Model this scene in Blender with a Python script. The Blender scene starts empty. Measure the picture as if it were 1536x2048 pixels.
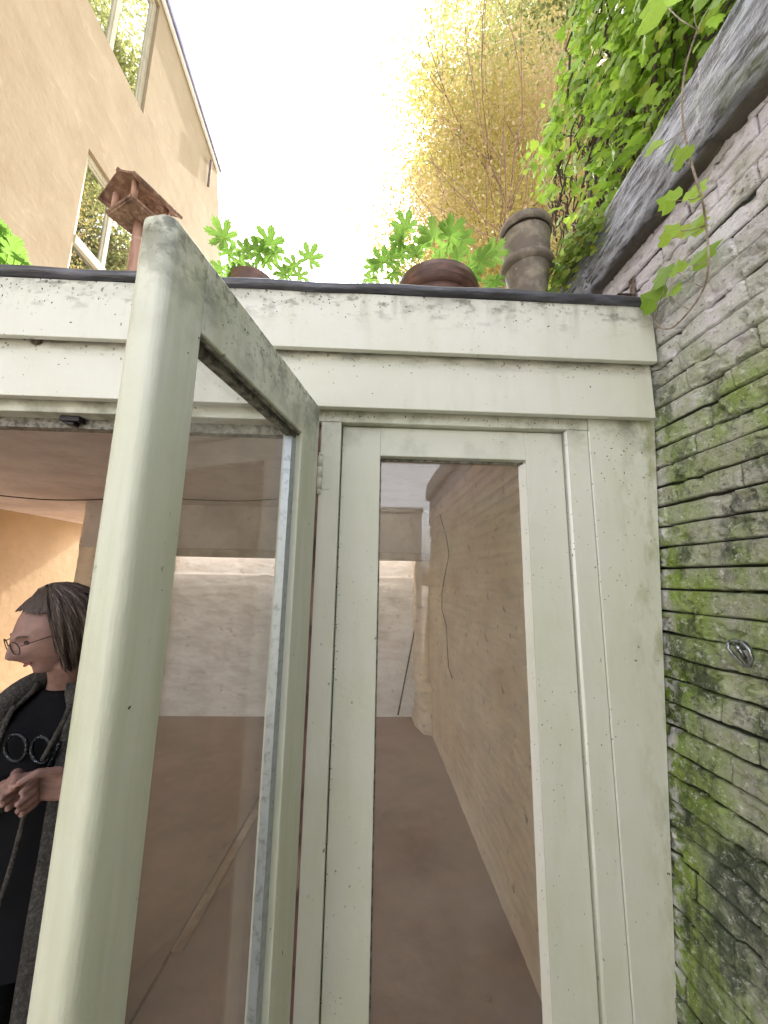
import bpy, math, random
import numpy as np
from mathutils import Vector, Matrix
random.seed(7); rng = np.random.default_rng(7)
sc = bpy.context.scene
COL = sc.collection
R_ = math.radians

# ------------------------------------------------------------------ camera
EYE = np.array([0, 0, 1.62]); FPX = 760.0
_roll, _pitch, _yaw = .018, R_(9.8), R_(2.3)
fwd = np.array([math.sin(_yaw)*math.cos(_pitch), math.cos(_yaw)*math.cos(_pitch), math.sin(_pitch)])
_r0 = np.array([math.cos(_yaw), -math.sin(_yaw), 0]); _u0 = np.cross(_r0, fwd)
RT = math.cos(_roll)*_r0+math.sin(_roll)*_u0; UP = math.cos(_roll)*_u0-math.sin(_roll)*_r0
cam = bpy.data.cameras.new('camera'); co = bpy.data.objects.new('camera', cam); COL.objects.link(co)
m = Matrix.Identity(4)
for i in range(3):
    m[i][0] = RT[i]; m[i][1] = UP[i]; m[i][2] = -fwd[i]; m[i][3] = EYE[i]
co.matrix_world = m
cam.sensor_fit = 'VERTICAL'; cam.sensor_height = 36; cam.lens = FPX/2048*36
cam.clip_start = .02; cam.clip_end = 500
sc.camera = co

# ------------------------------------------------------------------ world, sun, exposure
SUN_EL, SUN_AZ = R_(34), R_(4)          # azimuth measured from +y towards +x
w = bpy.data.worlds.new('World'); sc.world = w; w.use_nodes = True
nt = w.node_tree; nt.nodes.clear()
sky = nt.nodes.new('ShaderNodeTexSky'); sky.sky_type = 'NISHITA'; sky.sun_disc = False
sky.sun_elevation = SUN_EL; sky.sun_rotation = SUN_AZ
sky.air_density = 1.0; sky.dust_density = 4.0; sky.ozone_density = .6
hs = nt.nodes.new('ShaderNodeHueSaturation'); hs.inputs['Saturation'].default_value = .22
tw = nt.nodes.new('ShaderNodeMix'); tw.data_type = 'RGBA'; tw.blend_type = 'MULTIPLY'; tw.inputs[0].default_value = 1
tw.inputs[7].default_value = (1.0, .985, .985, 1)
bg = nt.nodes.new('ShaderNodeBackground'); bg.inputs['Strength'].default_value = .15
wo = nt.nodes.new('ShaderNodeOutputWorld')
nt.links.new(sky.outputs[0], hs.inputs['Color']); nt.links.new(hs.outputs[0], tw.inputs[6])
nt.links.new(tw.outputs[2], bg.inputs[0]); nt.links.new(bg.outputs[0], wo.inputs[0])
sl = bpy.data.lights.new('sun', 'SUN'); sl.energy = 2.6; sl.angle = R_(.5); sl.color = (1, .94, .82)
so = bpy.data.objects.new('sun', sl); COL.objects.link(so)
sd = Vector((math.sin(SUN_AZ)*math.cos(SUN_EL), math.cos(SUN_AZ)*math.cos(SUN_EL), math.sin(SUN_EL)))
so.rotation_euler = sd.to_track_quat('Z', 'Y').to_euler()
sc.view_settings.view_transform = 'Standard'; sc.view_settings.look = 'None'
sc.view_settings.exposure = 2.47; sc.view_settings.gamma = 1
try:
    sc.cycles.max_bounces = 10; sc.cycles.diffuse_bounces = 6; sc.cycles.transparent_max_bounces = 16
except Exception: pass

# ------------------------------------------------------------------ pixel -> surface helpers (calibrated camera)
def on(px, py, n, c):
    d = fwd+RT*(px-768)/FPX-UP*(py-1024)/FPX; n = np.array(n, float)
    return EYE+(c-n@EYE)/(n@d)*d
def onY(px, py, Y): return on(px, py, (0, 1, 0), Y)
def onX(px, py, X): return on(px, py, (1, 0, 0), X)
def onZ(px, py, Z): return on(px, py, (0, 0, 1), Z)

# ------------------------------------------------------------------ noise
def _h(ix, iy, s):
    n = (ix*374761393+iy*668265263+s*1274126177) & 0xffffffff
    n = ((n ^ (n >> 13))*1274126177) & 0xffffffff
    return ((n ^ (n >> 16)) & 0xffff)/65535.0
def vn(x, y, s=0):
    x = np.asarray(x, float); y = np.asarray(y, float)
    ix = np.floor(x).astype(np.int64); iy = np.floor(y).astype(np.int64)
    fx = x-ix; fy = y-iy; fx = fx*fx*(3-2*fx); fy = fy*fy*(3-2*fy)
    a = _h(ix, iy, s); b = _h(ix+1, iy, s); c = _h(ix, iy+1, s); d = _h(ix+1, iy+1, s)
    return (a*(1-fx)+b*fx)*(1-fy)+(c*(1-fx)+d*fx)*fy
def fbm(x, y, s=0, o=4):
    t = 0; a = .5; n = 0
    for k in range(o):
        t = t+a*vn(x*2**k, y*2**k, s+k*17); n += a; a *= .5
    return t/n

# ------------------------------------------------------------------ materials
def mat(name, base, layers=(), rough=.6, spec=.3, bump=(), metal=0, coat=0, trans=0, island=0):
    M = bpy.data.materials.new(name); M.use_nodes = True
    T = M.node_tree; N = T.nodes; L = T.links; N.clear()
    out = N.new('ShaderNodeOutputMaterial'); P = N.new('ShaderNodeBsdfPrincipled')
    P.inputs['Metallic'].default_value = metal
    P.inputs['Specular IOR Level'].default_value = spec; P.inputs['Coat Weight'].default_value = coat
    geo = N.new('ShaderNodeNewGeometry'); pos = geo.outputs['Position']
    def mapped(s, seed=0):
        mp = N.new('ShaderNodeMapping'); L.new(pos, mp.inputs[0])
        sv = s if isinstance(s, (tuple, list)) else (s, s, s)
        mp.inputs['Scale'].default_value = sv; mp.inputs['Location'].default_value = (seed*1.37, seed*2.11, seed*.73)
        return mp.outputs[0]
    def rng_(v, lo, hi):
        r = N.new('ShaderNodeMapRange'); L.new(v, r.inputs[0]); r.inputs[1].default_value = lo; r.inputs[2].default_value = hi
        return r.outputs[0]
    def mul(a, b):
        x = N.new('ShaderNodeMath'); x.operation = 'MULTIPLY'; L.new(a, x.inputs[0])
        if isinstance(b, (int, float)): x.inputs[1].default_value = b
        else: L.new(b, x.inputs[1])
        return x.outputs[0]
    def mask(d):
        k = d['k']; seed = d.get('seed', 0)
        if k == 'n':
            n = N.new('ShaderNodeTexNoise'); L.new(mapped(d['s'], seed), n.inputs[0]); n.inputs['Scale'].default_value = 1
            n.inputs['Detail'].default_value = d.get('det', 5); n.inputs['Roughness'].default_value = d.get('ro', .6)
            n.inputs['Distortion'].default_value = d.get('dis', 0); v = rng_(n.outputs[0], d.get('lo', .4), d.get('hi', .6))
        elif k == 'v':
            n = N.new('ShaderNodeTexVoronoi'); nn = N.new('ShaderNodeTexNoise'); L.new(pos, nn.inputs[0]); nn.inputs['Scale'].default_value = 190; nn.inputs['Detail'].default_value = 3
            va = N.new('ShaderNodeVectorMath'); va.operation = 'MULTIPLY_ADD'; L.new(nn.outputs['Color'], va.inputs[0]); va.inputs[1].default_value = (.42,)*3; L.new(mapped(d['s'], seed), va.inputs[2])
            L.new(va.outputs[0], n.inputs[0]); n.inputs['Scale'].default_value = 1
            v = rng_(n.outputs['Distance'], d.get('lo', .1), d.get('hi', .05))
            if 'keep' in d:
                sp = N.new('ShaderNodeSeparateColor'); L.new(n.outputs['Color'], sp.inputs[0])
                g = N.new('ShaderNodeMath'); g.operation = 'LESS_THAN'; L.new(sp.outputs[0], g.inputs[0]); g.inputs[1].default_value = d['keep']
                v = mul(v, g.outputs[0])
        elif k in 'xyz':
            sp = N.new('ShaderNodeSeparateXYZ'); L.new(pos, sp.inputs[0]); v = rng_(sp.outputs['xyz'.index(k)], d['lo'], d['hi'])
        elif k == 'a':
            a = N.new('ShaderNodeAttribute'); a.attribute_name = d['name']; v = rng_(a.outputs['Fac'], d.get('lo', 0), d.get('hi', 1))
        elif k == 'i':
            v = rng_(geo.outputs['Random Per Island'], d.get('lo', 0), d.get('hi', 1))
        elif k == 'w':
            n = N.new('ShaderNodeTexWave'); n.bands_direction = d.get('dir', 'X'); L.new(mapped(d['s'], seed), n.inputs[0]); n.inputs['Scale'].default_value = 1
            n.inputs['Distortion'].default_value = d.get('dis', 3); n.inputs['Detail'].default_value = 3; v = rng_(n.outputs['Fac'], d.get('lo', .3), d.get('hi', .7))
        if 'm' in d: v = mul(v, mask(d['m']))
        return v
    c = None
    for d in layers:
        mx = N.new('ShaderNodeMix'); mx.data_type = 'RGBA'
        if c is None: mx.inputs[6].default_value = (*base, 1)
        else: L.new(c, mx.inputs[6])
        L.new(mul(mask(d), d.get('a', 1)), mx.inputs[0]); mx.inputs[7].default_value = (*d['c'], 1); c = mx.outputs[2]
    if c is None: P.inputs['Base Color'].default_value = (*base, 1)
    else: L.new(c, P.inputs['Base Color'])
    P.inputs['Roughness'].default_value = rough
    nrm = None
    for s, st in bump:
        n = N.new('ShaderNodeTexNoise'); L.new(mapped(s), n.inputs[0]); n.inputs['Scale'].default_value = 1; n.inputs['Detail'].default_value = 6
        b = N.new('ShaderNodeBump'); b.inputs['Strength'].default_value = 1; b.inputs['Distance'].default_value = st; L.new(n.outputs[0], b.inputs['Height'])
        if nrm is not None: L.new(nrm, b.inputs['Normal'])
        nrm = b.outputs[0]
    if nrm is not None: L.new(nrm, P.inputs['Normal'])
    if trans:
        t = N.new('ShaderNodeBsdfTranslucent'); ms = N.new('ShaderNodeMixShader'); ms.inputs[0].default_value = trans
        if c is None: t.inputs[0].default_value = (*base, 1)
        else: L.new(c, t.inputs[0])
        L.new(P.outputs[0], ms.inputs[1]); L.new(t.outputs[0], ms.inputs[2]); L.new(ms.outputs[0], out.inputs[0])
    else: L.new(P.outputs[0], out.inputs[0])
    return M
def glass(name, tint=(.98, .985, .98), ior=1.5, gain=1.0, film=(.02, .11)):
    M = bpy.data.materials.new(name); M.use_nodes = True; T = M.node_tree; N = T.nodes; L = T.links; N.clear()
    out = N.new('ShaderNodeOutputMaterial'); tr = N.new('ShaderNodeBsdfTransparent'); tr.inputs[0].default_value = (*tint, 1)
    gl = N.new('ShaderNodeBsdfGlossy'); gl.inputs['Roughness'].default_value = 0.0
    fr = N.new('ShaderNodeFresnel'); g0 = N.new('ShaderNodeNewGeometry'); ir = N.new('ShaderNodeMapRange')
    L.new(g0.outputs['Backfacing'], ir.inputs[0]); ir.inputs[3].default_value = ior; ir.inputs[4].default_value = 1/ior; L.new(ir.outputs[0], fr.inputs[0])
    g = N.new('ShaderNodeMath'); g.operation = 'MULTIPLY'; g.inputs[1].default_value = gain; g.use_clamp = True; L.new(fr.outputs[0], g.inputs[0])
    # faint film of dust; raised on the door glass to paint in haze
    geo = N.new('ShaderNodeNewGeometry'); nz = N.new('ShaderNodeTexNoise'); L.new(geo.outputs['Position'], nz.inputs[0]); nz.inputs['Scale'].default_value = 7; nz.inputs['Detail'].default_value = 6
    r = N.new('ShaderNodeMapRange'); L.new(nz.outputs[0], r.inputs[0]); r.inputs[1].default_value = .35; r.inputs[2].default_value = .8; r.inputs[3].default_value = film[0]; r.inputs[4].default_value = film[1]
    df = N.new('ShaderNodeBsdfDiffuse'); df.inputs[0].default_value = (.5, .47, .42, 1)
    a = N.new('ShaderNodeMixShader'); L.new(r.outputs[0], a.inputs[0]); L.new(tr.outputs[0], a.inputs[1]); L.new(df.outputs[0], a.inputs[2])
    b = N.new('ShaderNodeMixShader'); L.new(g.outputs[0], b.inputs[0]); L.new(a.outputs[0], b.inputs[1]); L.new(gl.outputs[0], b.inputs[2])
    L.new(b.outputs[0], out.inputs[0]); return M

SPECK = dict(k='v', s=(30, 30, 24), c=(.03, .025, .02), lo=.12, hi=.07, keep=.5, a=.95, m=dict(k='n', s=3.2, lo=.50, hi=.62, seed=21))
SPECK2 = dict(k='v', s=(75, 75, 60), c=(.05, .045, .035), lo=.16, hi=.11, keep=.4, seed=3, a=.8, m=dict(k='n', s=2.6, lo=.50, hi=.62, seed=31))
SPECK3 = dict(k='v', s=(46, 46, 38), c=(.03, .025, .02), lo=.26, hi=.19, keep=.8, seed=7, a=.95, m=dict(k='z', lo=2.43, hi=2.50, m=dict(k='n', s=8, lo=.4, hi=.6)))
SPECK4 = dict(k='v', s=(60, 60, 50), c=(.03, .025, .02), lo=.24, hi=.17, keep=.75, seed=8, a=.9, m=dict(k='z', lo=2.27, hi=2.31, m=dict(k='n', s=7, lo=.42, hi=.6, seed=3)))
def paint(name, base, extra=(), rough=.42):
    return mat(name, base, [dict(k='n', s=3, c=(base[0]*.88, base[1]*.90, base[2]*.78), lo=.38, hi=.72, a=.6),
        dict(k='n', s=(14, 14, 3), c=(base[0]*.8, base[1]*.82, base[2]*.70), lo=.52, hi=.75, a=.45, seed=2),
        *extra, SPECK, SPECK2], rough=rough, spec=.35, bump=[(55, .0014), ((260, 260, 18), .0005), (600, .00015)])
PB = (.60, .605, .545)
M_frame = paint('frame_paint', PB, [
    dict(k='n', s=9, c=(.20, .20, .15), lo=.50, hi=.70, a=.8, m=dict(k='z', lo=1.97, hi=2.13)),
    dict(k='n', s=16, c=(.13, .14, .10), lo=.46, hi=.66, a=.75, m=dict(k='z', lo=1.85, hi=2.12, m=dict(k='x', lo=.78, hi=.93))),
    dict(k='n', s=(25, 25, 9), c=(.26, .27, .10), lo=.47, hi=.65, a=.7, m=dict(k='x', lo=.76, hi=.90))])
M_fascia = paint('fascia_paint', (.62, .615, .57), [
    dict(k='n', s=(7, 7, 14), c=(.16, .15, .12), lo=.44, hi=.66, a=.8, m=dict(k='z', lo=2.44, hi=2.525)),
    dict(k='n', s=(16, 16, 3), c=(.25, .24, .19), lo=.55, hi=.72, a=.75, seed=5, m=dict(k='z', lo=2.36, hi=2.50)),
    dict(k='n', s=(22, 22, 40), c=(.10, .09, .07), lo=.53, hi=.66, a=.85, seed=9, m=dict(k='z', lo=2.38, hi=2.51)), SPECK3])
M_fascia2 = paint('lower_fascia_paint', (.62, .615, .565), [
    dict(k='n', s=(9, 9, 30), c=(.16, .15, .12), lo=.42, hi=.66, a=.8, m=dict(k='z', lo=2.27, hi=2.315)), SPECK4])
M_door = paint('door_paint', (.60, .61, .54), [
    dict(k='n', s=(26, 26, 2.0), c=(.44, .47, .33), lo=.45, hi=.70, a=.6, seed=4),
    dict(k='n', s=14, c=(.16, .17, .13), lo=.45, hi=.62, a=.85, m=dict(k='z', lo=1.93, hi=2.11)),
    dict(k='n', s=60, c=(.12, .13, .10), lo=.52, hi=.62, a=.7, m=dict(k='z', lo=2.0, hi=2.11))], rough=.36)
M_litedge = paint('lit_edge_paint', (.80, .80, .76))  # whiter than the frame paint; stands in for light on left-facing edges
M_bead = mat('zinc_bead', (.42, .46, .50), [dict(k='n', s=60, c=(.2, .21, .22), lo=.5, hi=.7, a=.7)], rough=.35, metal=.6)
M_dirtybead = mat('dirty_bead', (.26, .25, .22), [dict(k='n', s=50, c=(.07, .065, .055), lo=.42, hi=.6, a=.9), dict(k='n', s=120, c=(.4, .4, .38), lo=.6, hi=.7, a=.8)], rough=.6, metal=.2, bump=[(120, .002)])
M_rebate = mat('bare_rebate', (.16, .09, .08), [dict(k='n', s=(70, 70, 5), c=(.35, .27, .25), lo=.5, hi=.65, a=.8), dict(k='n', s=(40, 40, 12), c=(.04, .02, .02), lo=.5, hi=.65, a=.9, seed=4)], rough=.7, bump=[((90, 90, 8), .003)])
M_glass = glass('pane_glass', gain=1.6); M_dglass = glass('door_glass', gain=.9, film=(.10, .20))
M_bitumen = mat('roof_edge_bitumen', (.035, .035, .045), [dict(k='n', s=(8, 40, 40), c=(.10, .10, .13), lo=.45, hi=.65)], rough=.35, spec=.6, bump=[((10, 80, 80), .004)])
M_roof = mat('roof_felt', (.09, .09, .09), [dict(k='n', s=5, c=(.16, .15, .12))], rough=.8, bump=[(80, .004)])
M_ceil = mat('ceiling_plaster', (.70, .64, .60), [dict(k='n', s=2.2, c=(.52, .46, .43), lo=.42, hi=.62, a=.7), dict(k='n', s=12, c=(.45, .38, .33), lo=.55, hi=.7, a=.5)], rough=.9, bump=[(20, .004)])
M_floor = mat('floor_screed', (.36, .255, .205), [dict(k='n', s=2.3, c=(.27, .18, .145), lo=.42, hi=.62, a=.8), dict(k='n', s=9, c=(.42, .28, .21), lo=.5, hi=.7, a=.5), dict(k='v', s=6, c=(.12, .07, .06), lo=.12, hi=.04, keep=.5, a=.7)], rough=.75, bump=[(30, .002)])
M_white = mat('whitewashed_brick', (.90, .78, .63), [dict(k='n', s=3, c=(.76, .64, .50), lo=.4, hi=.65, a=.7), dict(k='n', s=(5, 5, 22), c=(.62, .56, .50), lo=.5, hi=.7, a=.5), dict(k='n', s=14, c=(.22, .17, .15), lo=.62, hi=.72, a=.7)], rough=.9, bump=[((8, 8, 26), .012), (60, .003)])
M_white2 = mat('lime_washed_wall', (.88, .88, .89), [dict(k='n', s=(3, 3, 7), c=(.68, .64, .62), lo=.42, hi=.66, a=.8), dict(k='n', s=18, c=(.3, .25, .24), lo=.6, hi=.72, a=.6)], rough=.9, bump=[((6, 6, 16), .015)])
M_ochre = mat('ochre_stucco', (.275, .215, .133), [dict(k='n', s=(1.2, 1.2, 1.2), c=(.315, .255, .167), lo=.4, hi=.65, a=.7), dict(k='n', s=(2.6, 2.2, 2.8), c=(.235, .17, .10), lo=.50, hi=.75, a=.5, dis=.6), dict(k='n', s=(1.8, 1.2, 2), c=(.38, .31, .21), lo=.58, hi=.75, a=.7, dis=2, seed=5)], rough=.85, bump=[((1.5, 1.3, 1.6), .012), (16, .0015)])
M_cream = mat('cream_window_paint', (.46, .43, .32), [dict(k='n', s=4, c=(.38, .35, .27), lo=.45, hi=.7)], rough=.45)
M_zinc = mat('zinc_flashing', (.12, .12, .24), [dict(k='n', s=3, c=(.2, .2, .32))], rough=.4, metal=.2)
M_whitetrim = mat('white_trim', (.7, .68, .62), rough=.5)
M_terra = mat('brown_glazed_terracotta', (.10, .055, .045), [dict(k='n', s=12, c=(.20, .10, .07), lo=.45, hi=.7), dict(k='n', s=(6, 6, 60), c=(.06, .03, .025), lo=.5, hi=.65, seed=3)], rough=.45, bump=[((10, 10, 120), .003)])
M_urn = mat('weathered_clay', (.17, .14, .12), [dict(k='n', s=14, c=(.30, .26, .21), lo=.45, hi=.65), dict(k='n', s=5, c=(.05, .04, .033), lo=.35, hi=.5, a=.9, m=dict(k='z', lo=2.82, hi=2.72)), dict(k='v', s=40, c=(.5, .45, .4), lo=.15, hi=.1, keep=.2)], rough=.9, bump=[(50, .004)])
M_fwood = mat('feeder_wood', (.22, .125, .085), [dict(k='n', s=(40, 40, 8), c=(.38, .26, .19), lo=.45, hi=.65), dict(k='n', s=12, c=(.08, .04, .03), lo=.5, hi=.7)], rough=.85, bump=[(60, .003)])
M_fpost = mat('feeder_post', (.42, .25, .18), [dict(k='n', s=(40, 40, 6), c=(.27, .14, .10), lo=.45, hi=.65), dict(k='n', s=(18, 18, 30), c=(.5, .36, .28), lo=.6, hi=.72)], rough=.8, bump=[((80, 80, 8), .002)])
M_birch = mat('birch_bark_branch', (.30, .20, .16), [dict(k='n', s=70, c=(.12, .07, .05), lo=.5, hi=.6)], rough=.85)
M_bark = mat('bark', (.20, .12, .09), [dict(k='n', s=10, c=(.34, .22, .18))], rough=.9)
M_stemdark = mat('vine_stem', (.10, .07, .055), rough=.8)
M_stempale = mat('creeper_stem', (.36, .30, .25), [dict(k='n', s=50, c=(.2, .16, .12))], rough=.7)
M_yleaf = mat('autumn_leaf', (.46, .38, .12), [dict(k='n', s=.7, c=(.50, .36, .22), lo=.46, hi=.60, a=.85), dict(k='i', lo=.55, hi=.9, c=(.46, .46, .12), a=.6), dict(k='i', lo=.2, hi=0, c=(.70, .60, .38), a=.8)], rough=.45, trans=.5)
M_gleaf = mat('ivy_leaf', (.26, .43, .05), [dict(k='i', lo=.3, hi=1, c=(.44, .64, .08), a=.9), dict(k='i', lo=.12, hi=.04, c=(.52, .60, .10), a=.8), dict(k='n', s=120, c=(.10, .26, .04), lo=.5, hi=.7, a=.3)], rough=.38, spec=.5, trans=.5)
M_pleaf = mat('pelargonium_leaf', (.15, .28, .05), [dict(k='i', lo=.3, hi=1, c=(.22, .36, .08), a=.8)], rough=.5, trans=.5)
M_farleaf = mat('far_leaf', (.34, .38, .14), [dict(k='i', lo=0, hi=1, c=(.46, .46, .18), a=.9)], rough=.5, trans=.4)
M_iron = mat('rusty_bracket', (.10, .07, .06), [dict(k='n', s=60, c=(.30, .24, .22), lo=.45, hi=.6)], rough=.6, metal=.4)
M_chrome = mat('galvanised_hook', (.34, .36, .37), [dict(k='n', s=60, c=(.15, .16, .17), lo=.45, hi=.65)], rough=.22, metal=.9)
M_black = mat('black_plastic', (.015, .012, .015), rough=.4)
M_snail = mat('snail_shell', (.035, .025, .02), [dict(k='n', s=90, c=(.12, .09, .06))], rough=.3)
M_cable = mat('cable', (.06, .045, .04), rough=.6)
M_jagged = mat('dark_brick_edge', (.10, .06, .045), [dict(k='n', s=20, c=(.2, .13, .1))], rough=.95, bump=[(30, .02)])
M_ground = mat('yard_paving', (.46, .43, .38), [dict(k='n', s=2, c=(.36, .34, .29)), dict(k='n', s=14, c=(.52, .48, .42), a=.6)], rough=.9, bump=[(20, .01)])
M_bounce = mat('bounce_render', (.58, .56, .51), [dict(k='n', s=2, c=(.46, .45, .40))], rough=.9, bump=[(20, .004)])
M_backwall = mat('back_brick', (.20, .12, .09), [dict(k='n', s=3, c=(.30, .2, .15)), dict(k='n', s=.8, c=(.10, .09, .07), a=.7)], rough=.9, bump=[((9, 9, 18), .01)])
# old garden wall
M_brick = mat('mossy_old_brick', (.42, .42, .37), [
    dict(k='a', name='bid', c=(.27, .27, .24), lo=.3, hi=1, a=.8),
    dict(k='n', s=(16, 14, 24), c=(.50, .50, .42), lo=.46, hi=.66, a=.8, ro=.75, det=8),
    dict(k='n', s=5, c=(.74, .70, .80), lo=.32, hi=.50, a=.95, seed=11, m=dict(k='z', lo=1.98, hi=2.32)),
    dict(k='n', s=(5.5, 5.5, 4), c=(.22, .31, .06), lo=.40, hi=.60, a=.92, seed=4, det=8, ro=.7, m=dict(k='z', lo=2.5, hi=2.1)),
    dict(k='n', s=(9, 9, 4), c=(.20, .30, .03), lo=.38, hi=.56, a=.88, seed=5, det=7, m=dict(k='y', lo=.94, hi=1.10, m=dict(k='z', lo=2.45, hi=2.1))),
    dict(k='n', s=(6, 6, 4), c=(.03, .04, .028), lo=.50, hi=.60, a=.85, seed=6, det=8, ro=.75, m=dict(k='z', lo=2.6, hi=2.0)),
    dict(k='n', s=(7, 7, 5), c=(.09, .11, .07), lo=.42, hi=.60, a=.75, seed=16, det=8, ro=.75, m=dict(k='z', lo=1.3, hi=.8)),
    dict(k='n', s=(50, 45, 60), c=(.72, .74, .66), lo=.55, hi=.66, a=.8, seed=8, det=8, ro=.8),
    dict(k='n', s=(70, 60, 90), c=(.03, .035, .025), lo=.56, hi=.66, a=.85, seed=9, det=6, ro=.8),
    dict(k='n', s=30, c=(.62, .60, .62), lo=.46, hi=.58, a=.85, seed=12, m=dict(k='y', lo=1.105, hi=1.135)),
    dict(k='a', name='joint', c=(.02, .022, .014), lo=.3, hi=.85, a=.95)],
    rough=.85, spec=.35, bump=[((60, 60, 75), .005), (230, .003)])
M_cope = mat('slate_coping', (.20, .21, .25), [
    dict(k='n', s=(26, 9, 26), c=(.42, .44, .53), lo=.46, hi=.60, det=8, ro=.75, a=.9), dict(k='n', s=(60, 14, 60), c=(.04, .04, .045), lo=.50, hi=.60, det=8, a=.9, seed=2),
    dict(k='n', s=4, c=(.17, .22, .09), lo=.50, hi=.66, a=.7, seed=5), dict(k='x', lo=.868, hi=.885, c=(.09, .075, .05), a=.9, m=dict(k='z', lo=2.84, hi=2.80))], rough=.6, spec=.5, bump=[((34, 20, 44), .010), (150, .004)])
# clothing and person
M_skin = mat('skin', (.22, .135, .12), [dict(k='n', s=90, c=(.22, .12, .105), lo=.5, hi=.7, a=.7), dict(k='n', s=25, c=(.33, .19, .165), lo=.4, hi=.6, a=.6)], rough=.5)  # tones darkened to stand in for the shade inside the doorway
M_hair = mat('grey_brown_hair', (.06, .042, .035), [dict(k='i', lo=.5, hi=1.1, c=(.20, .165, .15), a=.8)], rough=.5, bump=[((160, 160, 25), .004)])
M_knit = mat('black_knit', (.006, .006, .008), rough=.9, spec=.1)
M_fleece = mat('grey_fleece', (.05, .047, .045), [dict(k='n', s=140, c=(.095, .09, .088), lo=.45, hi=.65), dict(k='n', s=40, c=(.02, .02, .02), lo=.5, hi=.7, a=.6)], rough=1, spec=.1, bump=[(180, .006)])
M_sequin = mat('sequins', (.015, .018, .022), [dict(k='v', s=260, c=(.5, .55, .6), lo=.35, hi=.15, keep=.3)], rough=.3, metal=.6)
M_glasses = mat('dark_metal_rim', (.03, .02, .02), rough=.3, metal=.5)
M_eye = mat('eye', (.03, .02, .02), rough=.2)
M_lip = mat('lips', (.26, .09, .09), rough=.5)

# ------------------------------------------------------------------ mesh helpers
class MB:
    def __init__(s): s.v = []; s.f = []; s.sm = []
    def add(s, vs, fs, smooth=False):
        o = len(s.v); s.v.extend([tuple(map(float, p)) for p in vs]); s.f.extend([tuple(o+i for i in f) for f in fs]); s.sm.extend([smooth]*len(fs)); return s
    def box(s, x0, x1, y0, y1, z0, z1):
        return s.obox((x0, y0, z0), (x1-x0, 0, 0), (0, y1-y0, 0), (0, 0, z1-z0))
    def obox(s, o, a, b, c):
        o, a, b, c = [np.array(q, float) for q in (o, a, b, c)]
        vs = [o, o+a, o+a+b, o+b, o+c, o+a+c, o+a+b+c, o+b+c]
        f = [(0, 3, 2, 1), (4, 5, 6, 7), (0, 1, 5, 4), (1, 2, 6, 5), (2, 3, 7, 6), (3, 0, 4, 7)]
        if np.dot(np.cross(a, b), c) < 0: f = [t[::-1] for t in f]
        return s.add(vs, f)
    def prism(s, pts, d, smooth=False):
        n = len(pts); d = np.array(d, float); pts = [np.array(p, float) for p in pts]
        s.add(pts+[p+d for p in pts], [tuple(range(n))[::-1], tuple(range(n, 2*n))], False)
        o = len(s.v)-2*n
        for i in range(n): s.f.append((o+i, o+(i+1) % n, o+n+(i+1) % n, o+n+i)); s.sm.append(smooth)
        return s
    def tube(s, path, rad, n=8, cap=True):
        P = [np.array(p, float) for p in path]; k = len(P)
        rad = [rad]*k if np.isscalar(rad) else list(rad)
        vs = []; prev = None
        for i in range(k):
            t = P[min(i+1, k-1)]-P[max(i-1, 0)]; t /= np.linalg.norm(t)+1e-9
            if prev is None:
                a = np.array([0, 0, 1.]) if abs(t[2]) < .9 else np.array([1., 0, 0]); u = np.cross(t, a)
            else: u = prev-t*(prev@t)
            u /= np.linalg.norm(u)+1e-9; prev = u; w_ = np.cross(t, u)
            for j in range(n):
                q = 2*math.pi*j/n; vs.append(P[i]+rad[i]*(math.cos(q)*u+math.sin(q)*w_))
        fs = [(i*n+j, i*n+(j+1) % n, (i+1)*n+(j+1) % n, (i+1)*n+j) for i in range(k-1) for j in range(n)]
        if cap: fs += [tuple(range(n))[::-1], tuple((k-1)*n+j for j in range(n))]
        return s.add(vs, fs, True)
    def lathe(s, prof, c, n=40, wob=0):
        vs = []
        for r, z in prof:
            for j in range(n):
                q = 2*math.pi*j/n; rr = r*(1+wob*math.sin(3*q+z*20)); vs.append((c[0]+rr*math.cos(q), c[1]+rr*math.sin(q), c[2]+z))
        k = len(prof)
        return s.add(vs, [(i*n+j, i*n+(j+1) % n, (i+1)*n+(j+1) % n, (i+1)*n+j) for i in range(k-1) for j in range(n)], True)
    def ball(s, c, r, n=16, rot=None):
        r = (r, r, r) if np.isscalar(r) else r; vs = []; c = np.array(c, float)
        for i in range(n+1):
            a = math.pi*i/n
            for j in range(2*n):
                b = math.pi*j/n; p = np.array([r[0]*math.sin(a)*math.cos(b), r[1]*math.sin(a)*math.sin(b), r[2]*math.cos(a)])
                vs.append(c+(rot@p if rot is not None else p))
        m_ = 2*n
        return s.add(vs, [(i*m_+j, (i+1)*m_+j, (i+1)*m_+(j+1) % m_, i*m_+(j+1) % m_) for i in range(n) for j in range(m_)], True)
def tag(o, label=None, cat=None, group=None, kind=None):
    if label: o['label'] = label
    if cat: o['category'] = cat
    if group: o['group'] = group
    if kind: o['kind'] = kind
    return o
def thing(name, loc, label, cat, group=None):
    o = bpy.data.objects.new(name, None); COL.objects.link(o); o.location = loc; o.empty_display_size = .1
    return tag(o, label, cat, group)
def worldloc(p):
    l = Vector((0, 0, 0))
    while p is not None: l = l+p.location; p = p.parent
    return l
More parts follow.
